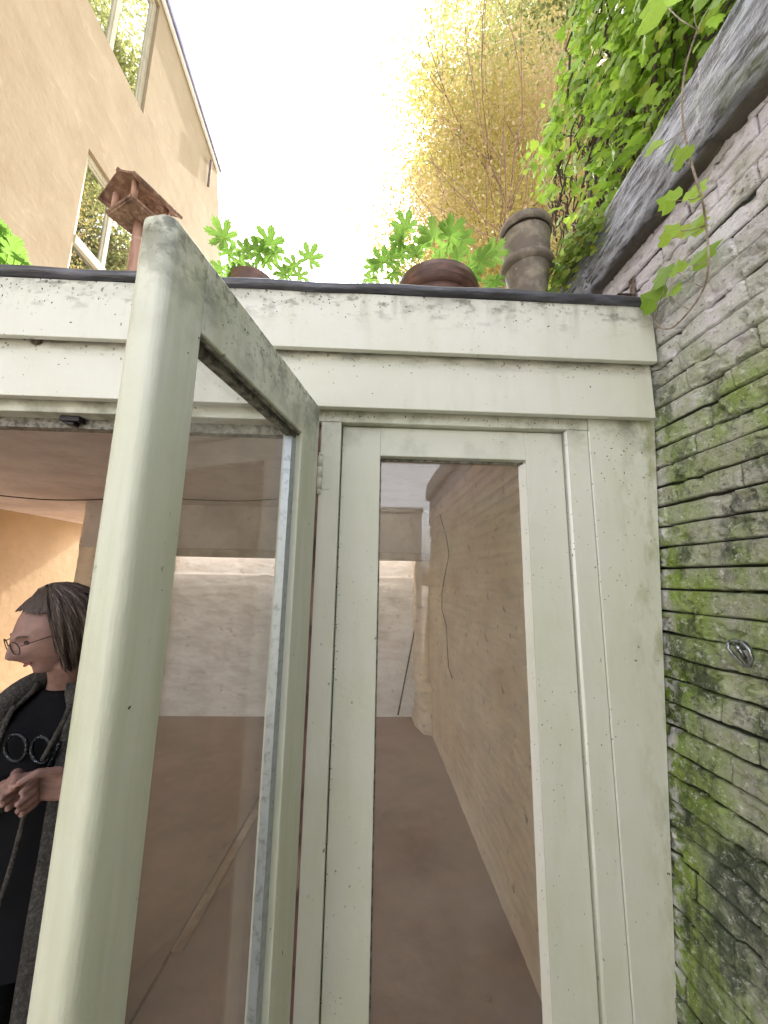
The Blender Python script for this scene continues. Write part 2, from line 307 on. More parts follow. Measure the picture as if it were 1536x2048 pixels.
def obj(name, mb, mt, parent=None, bevel=0, remesh=0, attrs=None):
    me = bpy.data.meshes.new(name)
    if isinstance(mb, MB): V = np.array(mb.v, dtype=np.float64); F = mb.f; SM = mb.sm
    else: V, F, SM = mb
    if parent is not None: off = np.array(worldloc(parent)); loc = (0, 0, 0)
    else: off = np.array([V[:, 0].mean(), V[:, 1].mean(), V[:, 2].min()]); loc = off
    V = V-off
    if isinstance(F, np.ndarray):
        k = F.shape[1]; me.vertices.add(len(V)); me.vertices.foreach_set('co', V.ravel().astype(np.float32))
        me.loops.add(F.size); me.loops.foreach_set('vertex_index', F.ravel().astype(np.int32))
        me.polygons.add(len(F)); me.polygons.foreach_set('loop_start', np.arange(0, F.size, k, dtype=np.int32))
        me.update(calc_edges=True); me.validate()
        me.polygons.foreach_set('use_smooth', np.full(len(me.polygons), bool(SM)))
    else:
        me.from_pydata([tuple(v) for v in V], [], F); me.polygons.foreach_set('use_smooth', SM)
    for an, av in (attrs or {}).items():
        a = me.attributes.new(an, 'FLOAT', 'POINT'); a.data.foreach_set('value', np.asarray(av, np.float32))
    me.materials.append(mt); me.update()
    o = bpy.data.objects.new(name, me); COL.objects.link(o); o.parent = parent; o.location = loc
    if remesh:
        r = o.modifiers.new('remesh', 'REMESH'); r.mode = 'VOXEL'; r.voxel_size = remesh; r.use_smooth_shade = True
        s_ = o.modifiers.new('smooth', 'SMOOTH'); s_.iterations = 3; s_.factor = .5
    if bevel:
        b = o.modifiers.new('bevel', 'BEVEL'); b.width = bevel; b.segments = 2; b.limit_method = 'ANGLE'; b.angle_limit = R_(40)
    return o
def grid(us, vs_, fn):
    U, Vv = np.meshgrid(us, vs_, indexing='ij'); P = fn(U, Vv); a, b = U.shape
    i = np.arange((a-1)*(b-1)); r = i//(b-1); c = i % (b-1); q = r*b+c
    return P.reshape(-1, 3), np.stack([q, q+b, q+b+1, q+1], 1)
def scatter(tv, tf, pos, rot, scl):
    """many copies of one small leaf shape as ONE mesh: tv (k,3), tf (m,3) triangles"""
    tv = np.array(tv, float); tf = np.array(tf); n = len(pos)
    V = np.einsum('nij,kj->nki', rot, tv)*np.asarray(scl).reshape(n, 1, 1)+np.asarray(pos)[:, None, :]
    F = tf[None]+(np.arange(n)*len(tv))[:, None, None]
    return V.reshape(-1, 3), F.reshape(-1, tf.shape[1]), False
def rots(nrm, tip):
    """rotation matrices with z=normal, y=tip direction"""
    z = nrm/np.linalg.norm(nrm, axis=1, keepdims=True); y = tip-z*(tip*z).sum(1, keepdims=True)
    y /= np.linalg.norm(y, axis=1, keepdims=True)+1e-9; x = np.cross(y, z)
    return np.stack([x, y, z], 2)
def fan(outline, cup=.0):
    """leaf with stalk at the origin: centre point + outline"""
    vs = [(0, .42, 0)]+[(x, y, -cup*(abs(x)**1.5+.5*(y-.4)**2)) for x, y in outline]; n = len(outline)
    return vs, [(0, 1+i, 1+(i+1) % n) for i in range(n)]
IVY_OUT = [(0, 0), (.22, -.12), (.42, .02), (.55, .30), (.36, .40), (.40, .62), (.20, .66), (0, 1.0), (-.20, .66), (-.40, .62), (-.36, .40), (-.55, .30), (-.42, .02), (-.22, -.12)]
ivy_v, ivy_f = fan(IVY_OUT, .25)
def palm_outline():
    o = []
    for k in range(7):
        a = R_(-132+44*k); L = [.62, .8, .95, 1.0, .95, .8, .62][k]
        for da, r in ((-19, .45), (-18, .60), (-17, .74), (-12, .70), (-10, .88), (-4, .84), (0, 1), (4, .84), (10, .88), (12, .70), (17, .74), (18, .60), (19, .45)):
            q = a+R_(da); o.append((L*r*math.sin(q), L*r*math.cos(q)))
        if k < 6: o.append((.34*math.sin(a+R_(22)), .34*math.cos(a+R_(22))))
    return o
_po = palm_outline(); pal_v = [(0, 0, 0)]+[(x, y, -.22*(x*x+y*y)+.015*math.cos(6*math.atan2(x, y))) for x, y in _po]+[(0, -.04, 0)]
pal_f = [(0, 1+i, 2+i) for i in range(len(_po))]+[(0, len(_po)+1, 1)]

# ================================================================== ground
g = MB(); g.add([(-80, -80, 0), (80, -80, 0), (80, 80, 0), (-80, 80, 0)], [(0, 1, 2, 3)])
tag(obj('ground', g, M_ground), kind='structure')

# ================================================================== garden shed
YF = 1.15; XH0 = -4.396
ZTOP, ZB1, ZB2 = 2.515, 2.31, 2.137
XJ, XRL, XRR, XTH = -.159, -.094, .638, .707
def wx(z): return np.interp(z, [0, .5, 1.5, 2.08, 2.3, 2.5, 2.9], [.785, .822, .902, .938, .926, .916, .935])          # face of the leaning garden wall
shed = thing('garden_shed', (0, 1.3, 0), 'low cream painted garden shed with glazed doors under a flat roof', 'shed')
XL = -4.35
bx = MB().box(XL, .903, 1.068, 1.088, ZB1, ZTOP-.012); fb = obj('fascia_board', bx, M_fascia, shed, .002); fb['label'] = 'dirt-streaked upper fascia board'
bx = MB().box(XL, .907, 1.105, 1.13, ZB2, ZB1+.02); obj('fascia_board', bx, M_fascia2, shed, .002)
bx = MB().box(XL, .92, 1.131, 1.25, ZB2+.03, 2.438); obj('header_beam', bx, M_fascia2, shed)
# roof edging: rolled bitumen strip with slightly wavy lip
e = MB(); xs = np.linspace(XL, .908, 90)
prof = [(1.06, -.012), (1.052, -.004), (1.050, .008), (1.056, .016), (1.075, .020), (1.13, .016), (1.13, -.012)]
for i, x in enumerate(xs):
    dz = .003*math.sin(x*5)+.0025*math.sin(x*17+1)
    for y, z in prof: e.v.append((x, y, ZTOP+z+dz))
n = len(prof)
for i in range(len(xs)-1):
    for j in range(n): e.f.append((i*n+j, i*n+(j+1) % n, (i+1)*n+(j+1) % n, (i+1)*n+j)); e.sm.append(True)
e.f.append(tuple(range(n))); e.sm.append(False); e.f.append(tuple((len(xs)-1)*n+j for j in range(n))[::-1]); e.sm.append(False)
obj('roof_edging', e, M_bitumen, shed)
# roof slabs, leaving rooflights over the alcove and over the back passage
r = MB(); r.box(XL, .9, 1.135, 4.02, 2.44, 2.50); r.box(XL, -2.9, 4.022, 6.3, 2.44, 2.50); r.box(.62, .9, 4.022, 4.7, 2.44, 2.50); obj('roof', r, M_roof, shed)
c = MB(); c.box(XL, .95, 1.251, 4.02, 2.34, 2.438); c.box(XL, -2.95, 4.022, 6.3, 2.34, 2.438); obj('ceiling', c, M_ceil, shed)
f = MB().box(XL, .70, 1.22, 7.2, .004, .15); obj('floor', f, M_floor, shed)
# inside walls
iw = MB(); rows = np.linspace(.15, 2.34, 70); cols = np.linspace(1.25, 4.36, 90)
def iwf(Y, Z):
    crs = np.floor(Z/.065); up_ = np.clip((Z-.9)/.8, .15, 1); h = up_*.016*(np.abs(np.sin(Z/.065*math.pi+fbm(Y*2, Z*2, 6)))**.45)*(.4+fbm(Y*2.2, crs*.31, 5))+.014*fbm(Y*3, Z*5, 8)+.006*fbm(Y*14, Z*20, 9)
    return np.stack([.665-h, Y, Z], -1)
P_, F_ = grid(np.linspace(1.19, 4.36, 260), np.linspace(.15, 2.335, 220), iwf); obj('side_wall', (P_, F_[:, ::-1], True), M_white, shed)
b = MB().box(.69, .80, 1.19, 4.9, .15, 2.335); obj('side_wall_backing', b, M_white, shed)
# far partition: upper wall and lintel over the alcove, whitewashed alcove back wall
b = MB().box(-2.93, .62, 4.021, 4.10, 1.88, 2.436); obj('partition_wall', b, M_ceil, shed)
b = MB().box(-2.32, .64, 3.97, 4.12, 1.80, 1.879); obj('lintel', b, mat('pale_lintel', (.5, .43, .36), [dict(k='n', s=6, c=(.34, .28, .23))], rough=.8), shed, .004)
def awf(X, Z):
    h = .02*fbm(X*3, Z*4, 31)+.008*fbm(X*12, Z*16, 33)+.035*(Z < 1.63+.01*fbm(X*4, Z, 3))
    return np.stack([X, 4.43-h, Z], -1)
P_, F_ = grid(np.linspace(-2.32, .66, 300), np.linspace(.15, 2.15, 180), awf); obj('alcove_wall', (P_, F_, True), M_white2, shed)
b = MB().box(-2.93, .70, 4.45, 4.60, .004, 2.15); obj('back_wall', b, M_white2, shed)
# ragged pilaster between alcove and passage, ragged pier on the right
def ragged(x0, x1, y0, y1, z0, z1, seed, amp=.03):
    mb = MB(); zs = np.linspace(z0, z1, 60); P = []
    cs = [(x0, y0), ((x0+x1)/2, y0), (x1, y0), (x1, (y0+y1)/2), (x1, y1), (x0, y1), (x0, (y0+y1)/2)]
    for z in zs:
        for k, (x, y) in enumerate(cs):
            P.append((x+amp*(float(fbm(z*9+k*3.1, k*.7, seed))-.5), y+amp*(float(fbm(z*9+k*5.3, k*1.7, seed+3))-.5), z))
    n = len(cs); mb.add(P, [(i*n+j, i*n+(j+1) % n, (i+1)*n+(j+1) % n, (i+1)*n+j) for i in range(len(zs)-1) for j in range(n)]+[tuple(range(n))[::-1], tuple((len(zs)-1)*n+j for j in range(n))], True); return mb
obj('brick_pier', ragged(-2.44, -2.16, 4.15, 4.44, .15, 1.87, 4, .09), M_white, shed)
obj('brick_pier', ragged(.52, .70, 4.05, 4.44, .60, 2.33, 14, .05), M_white, shed)
obj('brick_pier', ragged(.54, .70, 3.9, 4.44, .15, .62, 24, .14), M_white, shed)
b = obj('brick_pier', ragged(-2.98, -2.80, 4.06, 4.46, .15, 2.33, 9, .015), M_white, shed)
b = obj('brick_pier', ragged(-4.5, -4.25, 4.10, 4.5, .15, 2.33, 19, .05), M_jagged, shed); b['label'] = 'broken dark brick pier'
b = MB().box(-2.92, -2.45, 4.12, 4.2, .15, 1.88); obj('partition_wall', b, M_white, shed)
b = MB().box(XH0, XH0+.03, 4.62, 7.4, .151, 2.339); obj('lit_lining', b, mat('lit_yellow_paint', (.56, .43, .27), [dict(k='n', s=2, c=(.50, .38, .23))], rough=.8, bump=[(12, .004)]), shed)['label'] = 'added pale yellow panel, painted brighter to look lit'  # added panel over the ochre wall; paler colour stands in for stronger light
b = MB().box(-3.03, -2.94, 4.47, 7.2, .15, 2.43); obj('passage_wall', b, M_white, shed)
# ledge / low kerb that runs back through the room
b = MB().prism([(-.735, 1.80, .151), (-.69, 1.80, .151), (-.625, 3.0, .151), (-.66, 3.0, .151)], (0, 0, .010)); obj('floor_strip', b, mat('worn_strip', (.50, .38, .29), [dict(k='n', s=9, c=(.34, .22, .16), lo=.42, hi=.6)], rough=.8), shed)
b = MB().prism([(-.762, 1.30, .151), (-.752, 1.30, .151), (-.668, 3.4, .151), (-.672, 3.4, .151)], (0, 0, .004)); obj('floor_seam', b, M_jagged, shed)

# outer frame of the doorway + fixed glazed leaf
XW = .93
b = MB()
b.box(-4.3, XTH, YF, YF+.11, 2.107, ZB2+.028)                              # head
b.box(XJ+.002, XRL, YF, YF+.11, .02, 2.106)                                 # jamb post between the doors
b.box(XRR, XTH, YF, YF+.11, .02, 2.106)
obj('door_frame', b, M_frame, shed, .0022)
b = MB(); b.prism([(XTH+.001, YF-.007, .02), (wx(.0)+.0, YF-.007, .02), (wx(2.16), YF-.007, 2.164), (XTH+.001, YF-.007, 2.164)], (0, .09, 0)); obj('corner_board', b, M_frame, shed, .0015)
b = MB().box(XJ-.040, XJ+.001, YF+.022, YF+.10, .02, 2.10); b.box(XJ-.06, XJ-.041, YF+.05, YF+.10, .02, 2.10); obj('door_rebate', b, M_rebate, shed)
# fixed leaf
YL = YF+.028; px0, px1, pz1 = .032, .510, 2.008
b = MB(); b.box(XRL+.003, px0, YL, YL+.05, .04, 2.104); b.box(px1, XRR-.003, YL, YL+.05, .04, 2.104)
b.box(px0, px1, YL, YL+.05, pz1, 2.104); b.box(px0, px1, YL, YL+.05, .04, .22)
b2 = MB().tube([(XRR-.001, YF+.006, .06), (XRR-.001, YF+.006, 2.100)], .0055, 12); obj('lit_edge_bead', b2, M_litedge, shed)  # added bead, its white paints the lit reveal of the frame
b2 = MB().box(XTH-.0022, XTH+.0012, YF-.0078, YF-.0045, .03, 2.10); obj('lit_edge_strip', b2, M_litedge, shed)  # thin white strip that paints the lit edge of the corner board
fl = obj('fixed_leaf', b, M_frame, shed, .0018)
b = MB().box(px0+.001, px1-.001, YL+.036, YL+.040, .221, pz1-.001); obj('pane', b, M_glass, fl)
b = MB(); b.box(px0, px1, YL+.028, YL+.0355, pz1-.009, pz1-.0005); b.box(px0, px0+.005, YL+.026, YL+.0355, .22, pz1-.01); obj('glazing_bead', b, M_dirtybead, fl)
b = MB().prism([(px1-.0005, YL+.002, .221), (px1-.0005, YL+.0355, .221), (px1-.012, YL+.0355, .221), (px1-.010, YL+.030, .221)][::-1], (0, 0, pz1-.231)); obj('glazing_bead', b, M_litedge, fl)['label'] = 'added glazing bead, painted whiter to look lit'  # splayed bead added so the pane reveal looks lit
# open door leaf: s from free end to hinge, t from outer face inward
A = np.array([-.2865, .467, 0.]); D = np.array([.127, .594, 0.]); D /= np.linalg.norm(D); Tn = np.array([-D[1], D[0], 0.])
LEN, TH, ZT, ZBt = .631, .054, 2.121, .05
def lp(s, t, z): return A+D*s+Tn*t+np.array([0, 0, z])
door = MB(); nose = []
for k in range(7): q = math.pi/2*k/6; nose.append((.017-.017*math.sin(q), .017-.017*math.cos(q)))
for k in range(7): q = math.pi/2*k/6; nose.append((.017-.017*math.cos(q), TH-.017+.017*math.sin(q)))
pl = [(.085, 0)]+[(s-.0, t) for s, t in nose]+[(.085, TH)]
pl = pl[::-1]
door.prism([lp(s, t, ZBt) for s, t in pl], (0, 0, ZT-ZBt), True)
def lbox(mb, s0, s1, t0, t1, z0, z1): return mb.obox(lp(s0, t0, z0), D*(s1-s0), Tn*(t1-t0), (0, 0, z1-z0))
lbox(door, .085, .505, 0, TH, 1.992, ZT); lbox(door, .505, LEN-.0, 0, TH, ZBt, ZT); lbox(door, .085, .505, 0, TH, ZBt, .25)
dl = obj('door', door, M_door, shed, .0025); dl['label'] = 'open glazed door leaf swung out towards the viewer'
pn = MB(); lbox(pn, .086, .504, .036, .040, .251, 1.991); obj('pane', pn, M_dglass, dl)
bd = MB(); lbox(bd, .478, .504, .016, .0355, .252, 1.975); obj('glazing_bead', bd, M_bead, dl)['label'] = 'blue grey metal glazing bead'
bd = MB(); lbox(bd, .086, .504, .018, .0355, 1.978, 1.9915); lbox(bd, .086, .504, .006, .012, 1.986, 1.9915); obj('glazing_bead', bd, M_dirtybead, dl)['label'] = 'grimy top glazing bead'
hg = MB(); hx, hy = XJ+.004, YF-.006
for z0, z1, r_ in ((1.885, 1.92, .0075), (1.921, 1.955, .0085), (1.956, 1.99, .0075), (1.870, 1.884, .006), (1.991, 2.0, .005)):
    hg.tube([(hx, hy, z0), (hx, hy, z1)], r_, 12)
hg.box(hx+.004, hx+.03, YF-.003, YF-.0005, 1.885, 1.99); obj('hinge', hg, M_frame, dl)
ct = MB(); p = onY(152, 846, 1.2); ct.box(p[0]-.03, p[0]+.03, 1.17, 1.215, 2.088, 2.1065); ct.box(p[0]-.012, p[0]+.012, 1.175, 1.2, 2.078, 2.088); obj('door_catch', ct, M_black, shed, .003)
b = MB().box(-4.3, XJ-.014, 1.2, 1.235, 2.075, 2.1065); obj('door_stop', b, M_dirtybead, shed)

# dried specks of dirt stuck on the paint
b = MB()
def speck(p, nrm, r):
    nrm = np.array(nrm, float); u = np.cross(nrm, [0, 0, 1.]); v = np.cross(nrm, u); a = random.uniform(0, 3.14); e = random.uniform(1, 2.6)
    u, v = math.cos(a)*u+math.sin(a)*v, -math.sin(a)*u+math.cos(a)*v; ring = []
    for k in range(7):
        q = 6.283*k/7; rr_ = r*random.uniform(.6, 1.2); ring.append(np.array(p)+u*rr_*e*math.cos(q)+v*rr_*math.sin(q))
    b.add(ring+[np.array(p)+nrm*r*.7], [(k, (k+1) % 7, 7) for k in range(7)])
cl = [random.uniform(-1.2, .88) for _ in range(16)]
for k in range(150): speck((min(.895, random.choice(cl)+random.gauss(0, .09)) if k % 3 else random.uniform(-1.2, .89), 1.0675, 2.50-abs(random.gauss(0, .05))), (0, -1, 0), random.uniform(.0008, .0022))
for k in range(90): speck((random.uniform(-1.2, .89), 1.1045, 2.305-abs(random.gauss(0, .03)) if k % 4 else random.uniform(2.15, 2.3)), (0, -1, 0), random.uniform(.0008, .002))
for k in range(60): speck((random.uniform(-.15, .70), YF-.0005, 2.135-abs(random.gauss(0, .012))), (0, -1, 0), random.uniform(.0008, .002))
for k in range(60): speck((XRL+abs(random.gauss(0, .005)), YL-.0005, random.uniform(.5, 2.09)), (0, -1, 0), random.uniform(.0008, .0018))
for k in range(45): speck((random.uniform(.72, .90), YF-.0075, 2.12-abs(random.gauss(0, .12))), (0, -1, 0), random.uniform(.0008, .0018))
for k in range(55):
    s_ = random.uniform(.03, .6); speck(lp(s_, -.0005, ZT-abs(random.gauss(0, .05)) if .09 < s_ < .5 else ZT-abs(random.gauss(0, .35))), -Tn, random.uniform(.0007, .0016))
dbs = obj('dirt_specks', b, mat('dried_dirt', (.03, .024, .018), rough=.8), shed); dbs['kind'] = 'stuff'

# cable sagging under the ceiling
P0 = onY(-60, 985, 3.6); P1 = onY(620, 992, 3.6); pts = []
for k in range(25):
    u = k/24; pts.append((P0[0]+(P1[0]-P0[0])*u, 3.6, P0[2]+(P1[2]-P0[2])*u-.09*4*u*(1-u)*(.7+.3*math.sin(u*9))))
tag(obj('cable', MB().tube(pts, .006, 6), M_cable), 'thin dark cable sagging under the brown shed ceiling', 'cable')
# wire hanging on the side wall
wp = [(880, 1030), (893, 1075), (898, 1110), (890, 1150), (884, 1185), (884, 1220), (893, 1252), (895, 1300), (897, 1335), (905, 1357)]
tag(obj('loose_wire', MB().tube([onX(x, y, .625) for x, y in wp], .0035, 6), M_cable), 'thin loose wire hanging down the plastered side wall behind the fixed pane', 'wire')
q0 = onY(856, 1124, 4.33); q1 = onZ(795, 1428, .15); q1[1] = min(q1[1], 4.25); q1 = onY(796, 1430, 4.22)
tag(obj('leaning_stick', MB().tube([q0, q1], [.007, .009], 8), M_cable), 'thin dark stick leaning against the white alcove wall', 'stick')

# ================================================================== old garden wall on the right
CH, BL, JT = .064, .205, .011
def brickh(Y, Z, full=False):
    zz = Z+.010*(fbm(Y*1.3, Z*.6, 40)-.5)+.003*(fbm(Y*8, Z*5, 41)-.5)
    cr = np.floor(zz/CH); v = zz/CH-cr
    off = _h(cr.astype(np.int64), 0*cr.astype(np.int64), 51)*.6+.5*(cr % 2)
    yy = Y/BL+off+.03*(fbm(Y*20, Z*30, 42)-.5); bi = np.floor(yy); u = yy-bi
    hsh = _h(bi.astype(np.int64), cr.astype(np.int64), 60); h2 = _h(bi.astype(np.int64), cr.astype(np.int64), 77)
    jw = .03+.15*vn(Y*5+cr*3, cr*1.7, 43)**1.8+.035*(vn(Y*40, Z*40, 44)-.5)
    dv = np.minimum(v, 1-v); du = np.minimum(u, 1-u)*BL/CH
    jv = 1-np.clip((dv-jw*.45)/(.035), 0, 1); ju = (1-np.clip((du-.03)/(.05), 0, 1))*(.3+.6*(vn(bi*1.3, cr*2.1, 45) > .6))
    jj = np.maximum(jv, ju*.75); jj = jj*jj*(3-2*jj)
    deep = .007+.034*vn(Y*5+9, cr*2.3, 46)**1.8
    face = .009*(hsh-.5)+.008*(h2-.5)*(v-.5)+.007*(fbm(Y*14, Z*20, 47)-.5)+.006*(fbm(Y*45, Z*80, 48, 3)-.5)
    face = face-.003*np.clip(1-dv/.12, 0, 1)**2
    chip = np.clip((fbm(Y*16, Z*24, 49, 3)-.62)/.1, 0, 1)*.012
    h = face*(1-jj)-chip-jj*deep+.02*(fbm(Y*.9, Z*.8, 50)-.5)
    return h, jj, hsh
def wallpatch(ys, zs):
    at = {}
    def fn(Y, Z):
        h, j, b_ = brickh(Y, Z); at['joint'] = j.ravel(); at['bid'] = b_.ravel()
        return np.stack([wx(Z)-.006-h, Y, Z], -1)
    P, F = grid(ys, zs, fn); return P, F, at
parts = [wallpatch(np.arange(.60, 1.262, .003), np.arange(.30, 2.80, .003)),
         wallpatch(np.arange(1.259, 3.2, .006), np.arange(2.40, 2.80, .004)),
         wallpatch(np.arange(-3.2, .605, .010), np.arange(0, 2.80, .008)),
         wallpatch(np.arange(.595, 1.262, .010), np.arange(0, .305, .008))]
V = []; F = []; AJ = []; AB = []; o_ = 0
for P, Fq, at in parts:
    V.append(P); F.append(Fq+o_); o_ += len(P); AJ.append(at['joint']); AB.append(at['bid'])
gw = thing('garden_wall', (1.0, 0, 0), 'leaning old brick garden wall, mossy green below and lilac grey above', 'wall')
obj('brick_face', (np.vstack(V), np.vstack(F)[:, ::-1], True), M_brick, gw, attrs={'joint': np.concatenate(AJ), 'bid': np.concatenate(AB)})
b = MB(); b.prism([(wx(0)+.06, -3.2, 0), (wx(0)+.36, -3.2, 0), (wx(2.79)+.30, -3.2, 2.79), (wx(2.79)+.06, -3.2, 2.79), (1.0, -3.2, 2.1)], (0, 9, 0)); obj('wall_core', b, M_backwall, gw)  # unseen backing, added behind the thin brick sheet to block light
# coping: swept rough slab
def copef(S, Y):
    prof = np.array([(.995, 2.778), (.93, 2.775), (.862, 2.778), (.850, 2.784), (.856, 2.86), (.868, 2.95), (.872, 3.02), (.91, 3.07), (1.1, 3.09), (1.3, 3.06), (1.3, 2.80)])
    L = np.r_[0, np.cumsum(np.hypot(*np.diff(prof, axis=0).T))]; L /= L[-1]
    x = np.interp(S, L, prof[:, 0]); z = np.interp(S, L, prof[:, 1])
    lo = np.exp(-((z-2.78)/.03)**2)
    seg = np.floor(Y/.42+.2*np.sin(Y*3)); sh = _h(seg.astype(np.int64), 0*seg.astype(np.int64), 5)
    x = x+.02*(fbm(Y*4, S*9, 61)-.5)+.010*(np.floor(fbm(Y*5+S*8, S*30, 62)*7)/7-.5)+.02*(sh-.5)+lo*.04*(fbm(Y*14, S*3, 63)-.4)
    z = z+.02*(fbm(Y*5, S*7, 64)-.5)+.012*(fbm(Y*18, S*22, 65)-.5)+lo*.035*(fbm(Y*7, Y*0, 66)-.5)+.018*(sh-.5)
    return np.stack([x, Y, z], -1)
P, Fq = grid(np.linspace(0, 1, 190), np.arange(-3.2, 4.2, .009), copef); obj('coping', (P, Fq[:, ::-1], True), M_cope, gw)

# wall hook (eye plate)
hk = thing('wall_hook', tuple(onX(1487, 1308, .86)), 'small galvanised ring plate fixed to the green brick wall', 'hook')
hc = onX(1490, 1306, wx(1.45)-.02)
b = MB()
out = [(-.026, .020), (-.010, .027), (.012, .026), (.026, .012), (.027, -.008), (.016, -.026), (.004, -.028), (-.014, -.010), (-.028, .006)]
def hp(u, v, d): return (hc[0]-d, hc[1]-u, hc[2]+v)
b.prism([hp(u*.8, v, .0) for u, v in out], (-.004, 0, 0)); obj('plate', b, M_chrome, hk, .0012)
b = MB(); ring = [hp(u*.9, v, .012+.004*math.sin(i)) for i, (u, v) in enumerate(out+[out[0]])]; b.tube(ring, .0042, 8); obj('ring', b, M_chrome, hk)
b = MB(); b.tube([hp(.004, .012, 0), hp(.004, .012, .018)], .005, 8); b.tube([hp(0, .022, .012), hp(.008, .008, .02), hp(.012, -.01, .012)], .004, 8); b.ball(hp(.004, .012, .02), .007, 8); obj('screw', b, M_chrome, hk)
# angle bracket above the roof edge
bc = onY(1262, 590, 1.16); xw_ = wx(bc[2])
b = MB(); y0, y1 = 1.17, 1.20
zb = onX(1262, 588, xw_-.03)[2]; yb = onX(1262, 588, xw_-.03)[1]
b.box(xw_-.075, xw_-.012, yb, yb+.028, zb, zb+.003); b.box(xw_-.012, xw_-.009, yb, yb+.028, zb, zb+.075)
for t_ in (.02, .045): b.tube([(xw_-.075+t_, yb+.014, zb-.001), (xw_-.075+t_, yb+.014, zb-.0025)], .004, 8)
tag(obj('angle_bracket', b, M_iron), 'rusty metal angle bracket fixed to the brick wall above the roof edge', 'bracket')

# snail on lower fascia
p = onY(72, 682, 1.10); b = MB()
sp = [(p[0]+(.012-.0011*k)*math.cos(k*.55), p[1]-.002-.0012*k, p[2]+(.010-.0009*k)*math.sin(k*.55)) for k in range(11)]
b.tube(sp, [.008-.0004*k for k in range(11)], 10); b.ball((p[0], p[1], p[2]), (.016, .008, .012), 10)
tag(obj('snail', b, M_snail), 'dark snail shell stuck just below the upper fascia board at left', 'snail')

# ================================================================== creeper on the brick wall
cr_ = thing('creeper_vine', tuple(onX(1330, 650, .96)), 'thin creeper with lobed leaves climbing the brick wall over the coping', 'vine')
def wp_(px, py, off=.03):
    z = 2.0
    for _ in range(8): q = onX(px, py, wx(z)-off); z = q[2]
    return q
def wpc(px, py): return onX(px, py, .80) if py < 420 else wp_(px, py, .05 if py > 520 else .07)
main = [(1395, 60), (1372, 130), (1364, 200), (1368, 260), (1384, 330), (1402, 390), (1412, 450), (1417, 520), (1408, 575), (1380, 620), (1345, 655), (1320, 655), (1310, 640)]
pts = [wpc(*q) for q in main]
def smoothp(P, n=6):
    P = [np.array(p) for p in P]; out = []
    for i in range(len(P)-1):
        a, b_, c_, d_ = P[max(i-1, 0)], P[i], P[i+1], P[min(i+2, len(P)-1)]
        for k in range(n):
            t = k/n; out.append(.5*((2*b_)+(-a+c_)*t+(2*a-5*b_+4*c_-d_)*t*t+(-a+3*b_-3*c_+d_)*t**3))
    return out+[P[-1]]
b = MB().tube(smoothp(pts), .0026, 6); lv = []; 
leafs = [(1380, 322, 30, 200), (1352, 318, 22, 160), (1362, 402, 34, 235), (1388, 400, 30, 120), (1354, 478, 36, 200), (1392, 470, 36, 140), (1372, 462, 22, 90), (1345, 556, 44, 215), (1396, 530, 42, 110), (1366, 545, 26, 180), (1325, 603, 46, 230), (1352, 590, 26, 150), (1308, 612, 26, 200), (1345, 15, 60, 200), (1430, 20, 50, 150), (1400, 8, 46, 100), (1318, 300, 24, 190)]
pos = []; nr = []; tp = []; sc_ = []
for (x, y, s, a) in leafs:
    q = wpc(x, y)+np.array([-.015, 0, 0]); pos.append(q); d = np.linalg.norm(q-EYE); sc_.append(s*1.0/FPX*d*.9)
    nr.append((-1, -.5+random.uniform(-.3, .3), random.uniform(-.1, .5))); tp.append((.1, -math.sin(R_(a))*.8, math.cos(R_(a))*-1 if a > 90 else -.4))
    near = min(pts, key=lambda t: np.linalg.norm(t-q)); b.tube([near, (near+q)/2+np.array([-.004, 0, -.006]), q], .0012, 5)
obj('stem', b, M_stempale, cr_)
pos = np.array(pos); obj('leaves', scatter(ivy_v, ivy_f, pos, rots(np.array(nr), np.array(tp)), sc_), M_gleaf, cr_)

# ================================================================== ivy mass behind the coping
iv = thing('ivy', (1.1, 1.6, 3.0), 'dense bright green ivy hanging over the slate coping', 'ivy')
poly = [(1175, -420), (1150, -60), (1118, 120), (1085, 230), (1062, 330), (1066, 400), (1092, 425), (1112, 475), (1100, 560), (1115, 585), (1150, 545), (1210, 440), (1300, 290), (1375, 150), (1470, -10), (1700, -420)]
XI = 1.0; PY = np.array([onX(x, y, XI)[1:] for x, y in poly])
def inpoly(pts, poly):
    x, y = pts[:, 0], pts[:, 1]; ins = np.zeros(len(pts), bool); j = len(poly)-1
    for i in range(len(poly)):
        xi, yi = poly[i]; xj, yj = poly[j]
        c_ = ((yi > y) != (yj > y)) & (x < (xj-xi)*(y-yi)/(yj-yi+1e-12)+xi); ins ^= c_; j = i
    return ins
def sample(n, poly):
    out = []; lo, hi = poly.min(0), poly.max(0); hi = np.minimum(hi, lo+np.array([9, 9]))
    t = 0
    while t < n:
        p = lo+rng.random((n*3, 2))*(hi-lo); p = p[inpoly(p, poly)]; out.append(p); t += len(p)
    return np.vstack(out)[:n]
def ivy_layer(n, x0, sx, s0, s1, tilt):
    p = sample(n, PY); dens = fbm(p[:, 0]*3.2, p[:, 1]*2.6, 71); keep = rng.random(n) < np.clip((dens-.30)*4.5, .12, 1) if x0 < 1.1 else rng.random(n) < np.clip((dens-.42)*6, .10, 1)
    p = p[keep]; n = len(p); x = x0+sx*(rng.random(n)-.5)+.16*(fbm(p[:, 0]*3, p[:, 1]*3, 72)-.5)
    pos = np.stack([x, p[:, 0], p[:, 1]], 1)
    nr = np.stack([-1+.5*rng.standard_normal(n), -.45+.5*rng.standard_normal(n), tilt+.5*rng.standard_normal(n)], 1)
    tp = np.stack([-.3+.3*rng.standard_normal(n), .45*rng.standard_normal(n), -1+.3*rng.standard_normal(n)], 1)
    return pos, rots(nr, tp), s0+(s1-s0)*rng.random(n)**1.6
